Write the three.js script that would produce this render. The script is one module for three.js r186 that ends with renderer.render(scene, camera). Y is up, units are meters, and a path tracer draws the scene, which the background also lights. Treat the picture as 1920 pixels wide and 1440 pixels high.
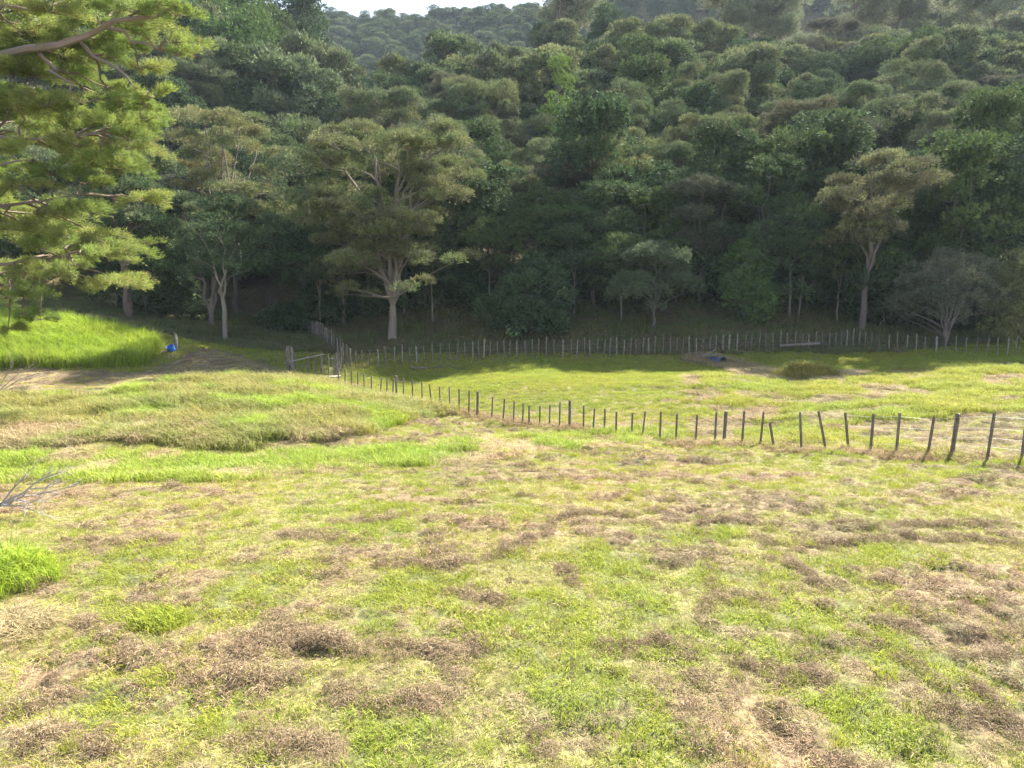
import * as THREE from 'three';

// ---------------------------------------------------------------- camera, sky, sun, exposure
const scene = new THREE.Scene();
const F = 1300, W0 = 1920, H0 = 1440, CAM_H = 4.3, HORIZON = 531;
const PITCH = Math.atan((H0 / 2 - HORIZON) / F);
const camera = new THREE.PerspectiveCamera(2 * Math.atan(H0 / 2 / F) * 180 / Math.PI, 4 / 3, 0.1, 3000);
camera.position.set(0, CAM_H, 0);
camera.rotation.x = -PITCH;
scene.add(camera);

const SUN_AZ = 41 * Math.PI / 180, SUN_EL = 43 * Math.PI / 180;      // to the right of straight ahead, above the hill
const sunDir = new THREE.Vector3(Math.sin(SUN_AZ) * Math.cos(SUN_EL), Math.sin(SUN_EL), -Math.cos(SUN_AZ) * Math.cos(SUN_EL));
const sun = new THREE.DirectionalLight(new THREE.Color(1.0, 0.93, 0.80), 5);
sun.name = 'sun';
sun.position.copy(sunDir).multiplyScalar(300);
sun.castShadow = true; sun.shadow.radius = 2;
sun.shadow.mapSize.set(4096, 4096);
Object.assign(sun.shadow.camera, { left: -120, right: 120, top: 120, bottom: -120, near: 1, far: 700 });
scene.add(sun, sun.target);

{ // a bright, slightly hazy sky: pale at the horizon, light blue above, whiter towards the sun
  const w = 256, h = 128, data = new Float32Array(w * h * 4), v = new THREE.Vector3();
  for (let j = 0; j < h; j++) for (let i = 0; i < w; i++) {
    const th = (j + 0.5) / h * Math.PI - Math.PI / 2, ph = ((i + 0.5) / w - 0.5) * 2 * Math.PI;
    v.set(Math.cos(th) * Math.cos(ph), Math.sin(th), Math.cos(th) * Math.sin(ph));
    const up = Math.max(0, v.y), k = Math.pow(1 - up, 2.2), c = Math.max(0, v.dot(sunDir));
    const glow = 0.22 * Math.pow(c, 6);
    const o = (j * w + i) * 4;
    data[o] = 0.105 + 0.22 * k + glow; data[o + 1] = 0.15 + 0.19 * k + glow * 0.97; data[o + 2] = 0.235 + 0.13 * k + glow * 0.9; data[o + 3] = 1;
  }
  const t = new THREE.DataTexture(data, w, h, THREE.RGBAFormat, THREE.FloatType);
  t.mapping = THREE.EquirectangularReflectionMapping; t.magFilter = t.minFilter = THREE.LinearFilter; t.needsUpdate = true;
  scene.background = t; scene.environment = t;
}
const renderer = new THREE.WebGLRenderer({ antialias: true });
renderer.toneMapping = THREE.LinearToneMapping;
renderer.toneMappingExposure = 5.6;
renderer.shadowMap.enabled = true;
scene.fog = new THREE.FogExp2(new THREE.Color(0.70, 0.83, 1.0), 0.0002);

// ---------------------------------------------------------------- helpers
function rng(seed) { let a = seed >>> 0; return () => { a = (a + 0x6D2B79F5) | 0; let t = Math.imul(a ^ (a >>> 15), 1 | a); t = (t + Math.imul(t ^ (t >>> 7), 61 | t)) ^ t; return ((t ^ (t >>> 14)) >>> 0) / 4294967296; }; }
const mix = (a, b, t) => a + (b - a) * t, clamp = (x, a = 0, b = 1) => Math.min(b, Math.max(a, x));
const sstep = (a, b, x) => { const t = clamp((x - a) / (b - a)); return t * t * (3 - 2 * t); };
function hash2(x, y, s) { let h = Math.imul(x, 374761393) + Math.imul(y, 668265263) + Math.imul(s, 2246822519); h = Math.imul(h ^ (h >>> 13), 1274126177); return ((h ^ (h >>> 16)) >>> 0) / 4294967296; }
function vnoise(x, y, s = 0) {
  const xi = Math.floor(x), yi = Math.floor(y); let fx = x - xi, fy = y - yi;
  fx = fx * fx * (3 - 2 * fx); fy = fy * fy * (3 - 2 * fy);
  return mix(mix(hash2(xi, yi, s), hash2(xi + 1, yi, s), fx), mix(hash2(xi, yi + 1, s), hash2(xi + 1, yi + 1, s), fx), fy);
}
const fbm = (x, y, s = 0, n = 4) => { let v = 0, a = 0.5, t = 0; for (let i = 0; i < n; i++) { v += a * vnoise(x, y, s + i * 7); t += a; a *= 0.5; x = x * 2.03 + 17.1; y = y * 2.03 - 5.3; } return v / t; };
const used = {};
function numbered(n) { const k = used[n] = (used[n] ?? -1) + 1; return k ? n + '_' + String(k).padStart(3, '0') : n; }
function tag(o, label, category, group, kind) { if (label) o.userData.label = label; if (category) o.userData.category = category; if (group) o.userData.group = group; if (kind) o.userData.kind = kind; return o; }
function shade(o) { o.castShadow = true; o.receiveShadow = true; return o; }
function mesh(name, geo, mat, parent) { const m = shade(new THREE.Mesh(geo, mat)); m.name = parent === scene ? numbered(name) : name; parent.add(m); return m; }
function thing(name, label, category, x, y, z, turn = 0, group) { const g = new THREE.Group(); g.name = numbered(name); g.position.set(x, y, z); g.rotation.y = turn; scene.add(g); return tag(g, label, category, group); }
// the point d metres ahead of the camera's place that a spot of the photograph shows (used to read the lie of the land)
function at(px, py, d) {
  const x = (px - W0 / 2) / F, y = -(py - H0 / 2) / F, c = Math.cos(PITCH), s = Math.sin(PITCH);
  const ry = y * c - s, rz = -c - y * s, k = d / -rz;
  return { x: x * k, y: CAM_H + ry * k, z: -d };
}
class GB { // gathers coloured triangles into one geometry
  constructor() { this.p = []; this.c = []; }
  tri(a, b, c, k) { this.p.push(a[0], a[1], a[2], b[0], b[1], b[2], c[0], c[1], c[2]); for (let i = 0; i < 3; i++) this.c.push(k[0], k[1], k[2]); }
  quad(a, b, c, d, k) { this.tri(a, b, c, k); this.tri(a, c, d, k); }
  geo() { const g = new THREE.BufferGeometry(); g.setAttribute('position', new THREE.Float32BufferAttribute(this.p, 3)); g.setAttribute('color', new THREE.Float32BufferAttribute(this.c, 3)); g.computeVertexNormals(); return g; }
}
const add = (a, b, k = 1) => [a[0] + b[0] * k, a[1] + b[1] * k, a[2] + b[2] * k], sub = (a, b) => [a[0] - b[0], a[1] - b[1], a[2] - b[2]];
const len = a => Math.hypot(a[0], a[1], a[2]), norm = a => { const l = len(a) || 1; return [a[0] / l, a[1] / l, a[2] / l]; };
const cross = (a, b) => [a[1] * b[2] - a[2] * b[1], a[2] * b[0] - a[0] * b[2], a[0] * b[1] - a[1] * b[0]];
const lerp3 = (a, b, t) => [mix(a[0], b[0], t), mix(a[1], b[1], t), mix(a[2], b[2], t)];
const jit = (c, r, amt) => { const k = 1 - amt + 2 * amt * r(), h = (r() - 0.5) * amt * 0.6; return [c[0] * k * (1 + h), c[1] * k, c[2] * k * (1 - h)]; };
function tube(gb, pts, r0, r1, sides, col, r, amt = 0.15) { // tapered limb along points
  let prev = null;
  for (let i = 0; i < pts.length; i++) {
    const d = norm(sub(pts[Math.min(i + 1, pts.length - 1)], pts[Math.max(i - 1, 0)]));
    const u = norm(cross(d, Math.abs(d[1]) > 0.9 ? [1, 0, 0] : [0, 1, 0])), v = cross(u, d), rad = mix(r0, r1, i / (pts.length - 1)), ring = [];
    for (let k = 0; k < sides; k++) { const a = k / sides * 2 * Math.PI, q = rad * (0.9 + 0.2 * r()); ring.push(add(add(pts[i], u, Math.cos(a) * q), v, Math.sin(a) * q)); }
    if (prev) for (let k = 0; k < sides; k++) gb.quad(prev[k], prev[(k + 1) % sides], ring[(k + 1) % sides], ring[k], jit(col, r, amt));
    prev = ring;
  }
}
function wobble(a, b, n, amt, r, sag = 0) { const out = []; for (let i = 0; i <= n; i++) { const t = i / n, p = lerp3(a, b, t), e = Math.sin(t * Math.PI) * amt; out.push([p[0] + (r() - 0.5) * e, p[1] + (r() - 0.5) * e * 0.6 - sag * Math.sin(t * Math.PI), p[2] + (r() - 0.5) * e]); } return out; }
const leafMat = (through, tint = [1, 1, 1], rough = 0.85) => new THREE.MeshPhysicalMaterial({ color: new THREE.Color().setRGB(...tint), vertexColors: true, side: THREE.DoubleSide, roughness: rough, metalness: 0, transmission: through, thickness: 0, ior: 1.4, specularIntensity: 0.35 });
const barkMat = new THREE.MeshStandardMaterial({ vertexColors: true, roughness: 0.95, name: 'bark' });

// ---------------------------------------------------------------- the lie of the land
const CTRL = [];
const cp = (px, py, d, lower = 0) => { const p = at(px, py, d); CTRL.push([p.x, d, p.y - lower]); };
for (const [x, d, h] of [[0, -10, 0], [0, 2, 0], [-8, 5, 0], [8, 5, 0], [-20, 5, 0], [20, 5, 0], [0, 9, 0.02], [-6, 9.5, 0.05], [7, 9.5, -0.02], [0, 12.5, -0.05], [-9, 12.5, -0.03], [9, 12.5, -0.05], [-36, 8, 0], [36, 8, 0], [36, 22, 0.2], [36, 42, 0.5], [-36, 22, 0.1], [-38, 40, 2.2], [-30, 28, 0.2], [-36, 54, 4]]) CTRL.push([x, d, h]);
const FENCE_D = [[1990, 16.2], [1915, 16.8], [1787, 17.9], [1680, 18.7], [1590, 19.4], [1500, 20.1], [1360, 22.2], [1238, 23.8], [1070, 26.2], [940, 28.3], [820, 30.7], [700, 33.3], [625, 35.4], [535, 36.6]];
const fenceDepth = px => { for (let i = 1; i < FENCE_D.length; i++) if (px >= FENCE_D[i][0]) { const [a, b] = [FENCE_D[i - 1], FENCE_D[i]]; return mix(b[1], a[1], (px - b[0]) / (a[0] - b[0])); } return 36.8; };
for (const [px, py] of [[1990, 872], [1915, 866], [1787, 857], [1680, 853], [1500, 845], [1360, 833], [1238, 827], [1070, 803], [940, 793], [820, 766], [700, 742], [625, 718], [535, 702]]) cp(px, py, fenceDepth(px));
for (const a of [[0, 930, 15], [480, 905, 16], [960, 885, 17], [1400, 868, 18], [960, 838, 22.5], [480, 868, 19], [0, 890, 18], [480, 832, 21.5], [100, 832, 21.2], [480, 722, 30], [680, 760, 28.5], [100, 765, 26.5], [100, 728, 30], [250, 694, 34.5], [0, 690, 34], [-150, 690, 34], [450, 682, 38], [400, 642, 44], [420, 620, 47], [250, 596, 47], [0, 608, 38, 0.5], [-200, 595, 38, 0.5], [150, 622, 37.5, 0.5], [270, 662, 37, 0.3], [330, 655, 38.5],
  [655, 690, 41], [900, 674, 42], [1100, 670, 42.5], [1300, 665, 43], [1550, 655, 44], [1605, 650, 44.5], [1750, 662, 41.5], [1920, 669, 39.5], [960, 720, 34], [1300, 720, 33], [1600, 742, 29], [1900, 724, 30], [1900, 784, 22.5], [1300, 778, 27.5], [735, 636, 45.5], [900, 602, 48], [1100, 592, 48], [1250, 612, 46.5], [1400, 592, 48.5], [1615, 622, 47], [1770, 642, 44.5], [1940, 642, 42.5], [640, 662, 43], [570, 626, 52], [510, 578, 61], [440, 570, 62]]) cp(...a);
const tps = (() => {
  const n = CTRL.length, N = n + 3, A = Array.from({ length: N }, () => new Float64Array(N + 1)), U = r2 => r2 < 1e-9 ? 0 : 0.5 * r2 * Math.log(r2);
  for (let i = 0; i < n; i++) {
    for (let j = 0; j < n; j++) A[i][j] = U((CTRL[i][0] - CTRL[j][0]) ** 2 + (CTRL[i][1] - CTRL[j][1]) ** 2) + (i === j ? 1.5 : 0);
    A[i][n] = 1; A[i][n + 1] = CTRL[i][0]; A[i][n + 2] = CTRL[i][1]; A[i][N] = CTRL[i][2];
    A[n][i] = 1; A[n + 1][i] = CTRL[i][0]; A[n + 2][i] = CTRL[i][1];
  }
  for (let c = 0; c < N; c++) {
    let p = c; for (let i = c + 1; i < N; i++) if (Math.abs(A[i][c]) > Math.abs(A[p][c])) p = i;
    [A[c], A[p]] = [A[p], A[c]];
    for (let i = 0; i < N; i++) if (i !== c) { const f = A[i][c] / A[c][c]; if (f) for (let j = c; j <= N; j++) A[i][j] -= f * A[c][j]; }
  }
  const w = A.map((r, i) => r[N] / r[i]);
  return (x, d) => { let v = w[n] + w[n + 1] * x + w[n + 2] * d; for (let i = 0; i < n; i++) v += w[i] * U((x - CTRL[i][0]) ** 2 + (d - CTRL[i][1]) ** 2); return v; };
})();
const GX0 = -40, GX1 = 40, GD0 = -10, GD1 = 70, GS = 0.25, GNX = (GX1 - GX0) / GS + 1, GND = (GD1 - GD0) / GS + 1, grid = new Float32Array(GNX * GND);
for (let j = 0; j < GND; j++) for (let i = 0; i < GNX; i++) grid[j * GNX + i] = tps(GX0 + i * GS, GD0 + j * GS);
function nearGround(x, d) {
  const fx = clamp((x - GX0) / GS, 0, GNX - 1.001), fd = clamp((d - GD0) / GS, 0, GND - 1.001), i = Math.floor(fx), j = Math.floor(fd), a = fx - i, b = fd - j, o = j * GNX + i;
  return mix(mix(grid[o], grid[o + 1], a), mix(grid[o + GNX], grid[o + GNX + 1], a), b);
}
const footOf = x => mix(51, 63, sstep(-10, -24, x)) - 7 * sstep(-28, -42, x);
function hill(x, d) {
  const foot = footOf(x), notch = sstep(-36, -24, x) * (1 - sstep(-2, 10, x));
  const slope = mix(0.465, 0.42, notch) + 0.09 * sstep(-26, -42, x), top = mix(128, 112, notch);
  let h = 2.3 + slope * (Math.min(d, top) - foot) - 0.22 * Math.max(0, Math.min(d, 185) - top);
  h += 4 * (fbm(x / 38 + 3, d / 38, 21, 3) - 0.5) * sstep(60, 80, d);
  if (d > 168) h = mix(h, 12 + (Math.min(d, 325) - 180) * mix(0.7, 1.02, sstep(10, 85, x)) + 12 * (fbm(x / 60, d / 60, 5, 3) - 0.5), sstep(168, 215, d));
  return h;
}
function hayShare(x, d) { // how thickly cut grass lies on the mown paddock, 0 to 1
  const n1 = fbm(x * 0.42 + 9, d * 0.75, 41, 3), n2 = fbm(x * 2.6, d * 4.2, 47, 3), st = fbm(x * 0.5 + 0.25 * d, d * 2.1, 43, 3);
  const more = 0.05 * sstep(-0.5, -3, x) * sstep(10.5, 8, d) + 0.04 * sstep(3.5, 6, x) * sstep(13, 10, d);
  return { n1, n2, hay: sstep(0.45, 0.60, n1 * 0.34 + n2 * 0.26 + st * 0.4 + more) };
}
function groundH(x, z) {
  const d = -z, foot = footOf(x), w = sstep(foot - 7, foot + 5, d);
  let h = w >= 1 ? hill(x, d) : w <= 0 ? nearGround(x, d) : mix(nearGround(x, d), hill(x, d), w);
  if (d > 3 && d < 18) { const hs = hayShare(x, d).hay; if (hs > 0.05) h += hs * (1 - sstep(15, 18, d)) * 0.17 * (Math.abs(fbm(x * 1.9, d * 2.8, 37, 2) - 0.5) * -2 + 0.3); } // heaped clippings
  if (d > 16 && d < 36) { // hummocks on the rise, in the ditch and in the rough paddock
    const side = x - mix(12.3, -9.1, (d - 16.8) / 18.6), m = side < 0 ? 0.34 * sstep(16.5, 19, d) * (1 - sstep(30, 33, d)) : 0.26 * sstep(0, 2, side) * sstep(2, 9, x);
    h += m * (fbm(x * 0.75, d * 1.0, 35, 3) - 0.5) * 1.6;
  }
  if (d < 60) h += 0.10 * (fbm(x * 0.9, d * 0.9, 31, 3) - 0.5) * sstep(13, 20, d) + 0.05 * (fbm(x * 2.6, d * 2.6, 33, 2) - 0.5);
  return h;
}
const onGround = (px, py, d0 = 20) => { // where the line of sight through a spot of the photograph meets the land
  let a = 4, b = 120; for (let d = 4; d < 120; d += 0.25) { const p = at(px, py, d); if (p.y < groundH(p.x, p.z)) { b = d; a = d - 0.25; break; } }
  for (let i = 0; i < 12; i++) { const m = (a + b) / 2, p = at(px, py, m); if (p.y < groundH(p.x, p.z)) b = m; else a = m; }
  const p = at(px, py, b); return [p.x, groundH(p.x, p.z), p.z];
};

// ---------------------------------------------------------------- what covers the ground where
function polyDist(x, z, pts) { let m = 1e9; for (let i = 1; i < pts.length; i++) { const [ax, az] = pts[i - 1], [bx, bz] = pts[i], dx = bx - ax, dz = bz - az, t = clamp(((x - ax) * dx + (z - az) * dz) / (dx * dx + dz * dz)); m = Math.min(m, Math.hypot(x - ax - dx * t, z - az - dz * t)); } return m; }
const trace = list => list.map(([px, py]) => { const p = onGround(px, py); return [p[0], p[2]]; });
const inside = (x, z, poly) => { let c = false; for (let i = 0, j = poly.length - 1; i < poly.length; j = i++) { const [xi, zi] = poly[i], [xj, zj] = poly[j]; if ((zi > z) !== (zj > z) && x < (xj - xi) * (z - zi) / (zj - zi) + xi) c = !c; } return c; };
const fenceLine = [[1990, 872], [1500, 845], [1070, 803], [820, 766], [625, 718], [535, 702]].map(([px, py]) => { const d = fenceDepth(px), p = at(px, py, d); return [p.x, p.z]; });
const WINDROWS = [[[300, 1262], [420, 1285], [560, 1282]], [[610, 1302], [720, 1318], [850, 1312]], [[660, 1216], [780, 1224], [920, 1220]], [[420, 1196], [540, 1218], [640, 1212]], [[500, 1176], [625, 1194]], [[140, 1172], [280, 1212]], [[0, 1335], [150, 1305]], [[60, 1385], [240, 1402]], [[440, 1392], [640, 1415]], [[540, 1002], [700, 1012]], [[700, 1062], [830, 1062], [940, 1045], [1000, 1010], [1080, 965]], [[1060, 968], [1200, 962]], [[1050, 1060], [1080, 1095]], [[840, 1108], [980, 1132]], [[1320, 985], [1420, 968]], [[1380, 1010], [1530, 1022], [1700, 1012], [1920, 1016]], [[1640, 1165], [1740, 1185]], [[1320, 1122], [1450, 1126]], [[1370, 1258], [1480, 1264], [1560, 1268]], [[1830, 1282], [1920, 1390]], [[1140, 1216], [1290, 1210]], [[1400, 1342], [1490, 1378]], [[1010, 1380], [1030, 1430]], [[90, 1020], [330, 1012]], [[600, 985], [760, 968]], [[1280, 1235], [1310, 1225]], [[1560, 985], [1900, 980]], [[1480, 1050], [1540, 1100]], [[880, 1260], [810, 1258]], [[1320, 960], [1338, 1100], [1300, 1250], [1290, 1440]], [[1440, 1050], [1620, 1190], [1780, 1300], [1920, 1430]], [[1150, 880], [1250, 900], [1420, 930]], [[200, 950], [420, 948]], [[900, 930], [1120, 925]]].map(trace);
const GREENS = [[780, 1105, 0.8], [1140, 1060, 0.9], [1040, 1200, 0.9], [1510, 1140, 0.7], [1600, 1185, 0.7], [1700, 1235, 0.6], [1800, 1280, 0.5], [1090, 1290, 0.8], [730, 1400, 0.6], [1600, 1330, 0.6], [1680, 1390, 0.6], [240, 1285, 0.6], [450, 1130, 0.8], [310, 1165, 0.5], [250, 1060, 1.1], [1240, 1400, 0.6], [1700, 1040, 0.8], [700, 1000, 0.8], [760, 1380, 0.4], [1160, 1300, 0.5]].map(([px, py, r]) => { const p = onGround(px, py); return [p[0], p[2], r]; });
const DIRT = [[0, 700], [130, 695], [260, 700], [400, 655], [520, 690], [480, 715], [330, 712], [200, 738], [0, 745]];
const dirtPoly = trace(DIRT.map(([a, b]) => [a, b])), moundPoly = trace([[-260, 692], [0, 690], [160, 690], [262, 686], [300, 652], [270, 640], [150, 612], [0, 600], [-260, 590]]);
const longPoly = trace([[-200, 748], [0, 748], [220, 742], [330, 716], [480, 712], [600, 716], [700, 745], [850, 775], [760, 800], [640, 818], [480, 832], [300, 836], [100, 840], [-200, 842]]);
const ditchPath = trace([[-160, 882], [100, 880], [400, 885], [600, 862], [850, 850], [1000, 830], [1180, 822]]);
const scrape = trace([[1590, 800], [1700, 792], [2000, 785], [2000, 860], [1800, 850], [1640, 835]]);
const drainPath = [[1310, 672], [1400, 690], [1440, 708], [1530, 712], [1580, 706]].map(([a, b]) => onGround(a, b)).map(p => [p[0], p[2]]);
function cover(x, z) { // shares of hay litter, fresh green and bare soil on the open ground
  const d = -z; let hay = 0, green = 0;
  const hs = hayShare(x, d), { n1, n2 } = hs; hay = hs.hay * 0.95;
  green = sstep(0.50, 0.68, fbm(x * 0.6 - 4, d * 0.6 + 8, 61, 3) * 0.7 + 0.3 * vnoise(x * 2.4, d * 2.4, 63));
  for (const [gx, gz, r] of GREENS) { const q = Math.hypot(x - gx, z - gz) / r; if (q < 1.4) { const k = 1 - sstep(0.5, 1.3, q + 0.5 * (n2 - 0.5)); green = Math.max(green, k); hay *= 1 - 0.8 * k; } }
  return { hay, green, n1, n2 };
}

// ground sheet: fine near the camera, coarse towards the hills
function axis(lo, fineLo, fineHi, hi, step) { const a = []; for (let v = fineLo; v <= fineHi + 1e-6; v += step) a.push(v); for (let v = fineLo, s = step; v > lo;) { s = Math.min(s * 1.11, Math.max(0.25, Math.abs(v - fineLo) * 0.09 - 2.5)); v -= s; a.unshift(v); } for (let v = fineHi, s = step; v < hi;) { s = Math.min(s * 1.11, Math.max(0.25, Math.abs(v - fineHi) * 0.09 - 2.5)); v += s; a.push(v); } return a; }
function noiseTexture(size, tile, seed, colour) {
  const data = new Uint8Array(size * size * 4);
  for (let j = 0; j < size; j++) for (let i = 0; i < size; i++) { const c = colour(i / size, j / size), o = (j * size + i) * 4; data[o] = clamp(c[0]) * 255; data[o + 1] = clamp(c[1]) * 255; data[o + 2] = clamp(c[2]) * 255; data[o + 3] = 255; }
  const t = new THREE.DataTexture(data, size, size, THREE.RGBAFormat); t.colorSpace = THREE.SRGBColorSpace; t.wrapS = t.wrapT = THREE.RepeatWrapping; t.magFilter = THREE.LinearFilter; t.minFilter = THREE.LinearMipmapLinearFilter; t.generateMipmaps = true; t.needsUpdate = true; return t;
}
const wrapNoise = (u, v, f, s) => { const x = u * f, y = v * f, xi = Math.floor(x), yi = Math.floor(y); let fx = x - xi, fy = y - yi; fx = fx * fx * (3 - 2 * fx); fy = fy * fy * (3 - 2 * fy); const h = (a, b) => hash2(((a % f) + f) % f, ((b % f) + f) % f, s); return mix(mix(h(xi, yi), h(xi + 1, yi), fx), mix(h(xi, yi + 1), h(xi + 1, yi + 1), fx), fy); };
{
  const xs = axis(-420, -15, 15, 420, 0.1), zs = axis(-430, -17, -4, 80, 0.1);
  const nx = xs.length, nz = zs.length, pos = new Float32Array(nx * nz * 3), col = new Float32Array(nx * nz * 3), uv = new Float32Array(nx * nz * 2), idx = [];
  const thatch = [0.19, 0.165, 0.07], soil = [0.20, 0.14, 0.09], litter = [0.19, 0.14, 0.085], greenish = [0.085, 0.115, 0.03];
  for (let j = 0; j < nz; j++) for (let i = 0; i < nx; i++) {
    const x = xs[i], z = zs[j], d = -z, o = j * nx + i;
    pos.set([x, groundH(x, z), z], o * 3); uv.set([x / 3, z / 3], o * 2);
    const c = cover(x, z); let k = lerp3(thatch, soil, clamp(c.hay * 0.8)); k = lerp3(k, greenish, c.green * 0.7);
    const q = 0.8 + 0.4 * c.n2; k = k.map(v => v * q);
    if (d > 30 && inside(x, z, dirtPoly)) k = lerp3(k, [0.27, 0.195, 0.13], 0.75);
    if (d > 43) k = lerp3(thatch, litter, sstep(0.35, 0.6, c.n1)).map(v => v * q);
    col.set(k, o * 3);
    if (i < nx - 1 && j < nz - 1) idx.push(o, o + nx, o + 1, o + 1, o + nx, o + nx + 1);
  }
  const g = new THREE.BufferGeometry(); g.setAttribute('position', new THREE.BufferAttribute(pos, 3)); g.setAttribute('color', new THREE.BufferAttribute(col, 3)); g.setAttribute('uv', new THREE.BufferAttribute(uv, 2)); g.setIndex(idx); g.computeVertexNormals();
  const tex = noiseTexture(1024, 3, 3, (u, v) => { const a = wrapNoise(u, v, 256, 1), b = wrapNoise(u, v, 64, 2), c = wrapNoise(u, v, 17, 3), q = 0.55 + 0.35 * (a - 0.5) + 0.45 * (b - 0.5) + 0.15 * (c - 0.5); return [q + 0.28, q + 0.27, q + 0.22]; });
  const m = mesh('ground', g, new THREE.MeshStandardMaterial({ vertexColors: true, map: tex, roughness: 1 }), scene);
  tag(m, 'uneven farmland rising into a wooded hillside', 'ground', null, 'structure');
}

// ---------------------------------------------------------------- trees
function spray(gb, p, dir, S, col, r) { // a twig end: a fan of narrow leaves
  const D = norm(dir), side = norm(cross(D, [r() - 0.5, r() - 0.5, r() - 0.5]));
  for (let i = 0; i < S.n; i++) {
    const t = i / S.n, b = add(p, D, S.len * t * 0.8), a = r() * 6.283, o = norm(add(add(D, side, Math.cos(a) * S.open), cross(D, side), Math.sin(a) * S.open));
    const L = S.leaf * (0.7 + 0.6 * r()), w = norm(cross(o, [r() - 0.5, r() - 0.5, r() - 0.5])), tip = add(b, o, L), m = add(b, o, L * 0.45);
    gb.tri(add(m, w, S.w), tip, add(m, w, -S.w), jit(col, r, 0.22)); if (S.full) gb.tri(b, add(m, w, S.w), add(m, w, -S.w), jit(col, r, 0.22));
  }
}
function pad(gb, c, rad, flat, S, cols, count, r, lift = 0.5) { // a clump of foliage, denser on its outer shell
  const col = jit(cols[Math.floor(r() * cols.length)], r, 0.12);
  for (let i = 0; i < count; i++) {
    const th = r() * 6.283, u = r() < 0.72 ? r() : -r() * 0.8, s = Math.sqrt(1 - u * u), q = 0.45 + 0.6 * Math.sqrt(r());
    const o = [Math.cos(th) * s, u * flat, Math.sin(th) * s];
    spray(gb, add(c, o, rad * q), [o[0] + (r() - 0.5) * 0.9, o[1] + lift + (r() - 0.5) * 0.6, o[2] + (r() - 0.5) * 0.9], S, col, r);
  }
}
const at3 = (pts, t) => { const f = clamp(t) * (pts.length - 1), i = Math.min(pts.length - 2, Math.floor(f)); return lerp3(pts[i], pts[i + 1], f - i); };
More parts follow.
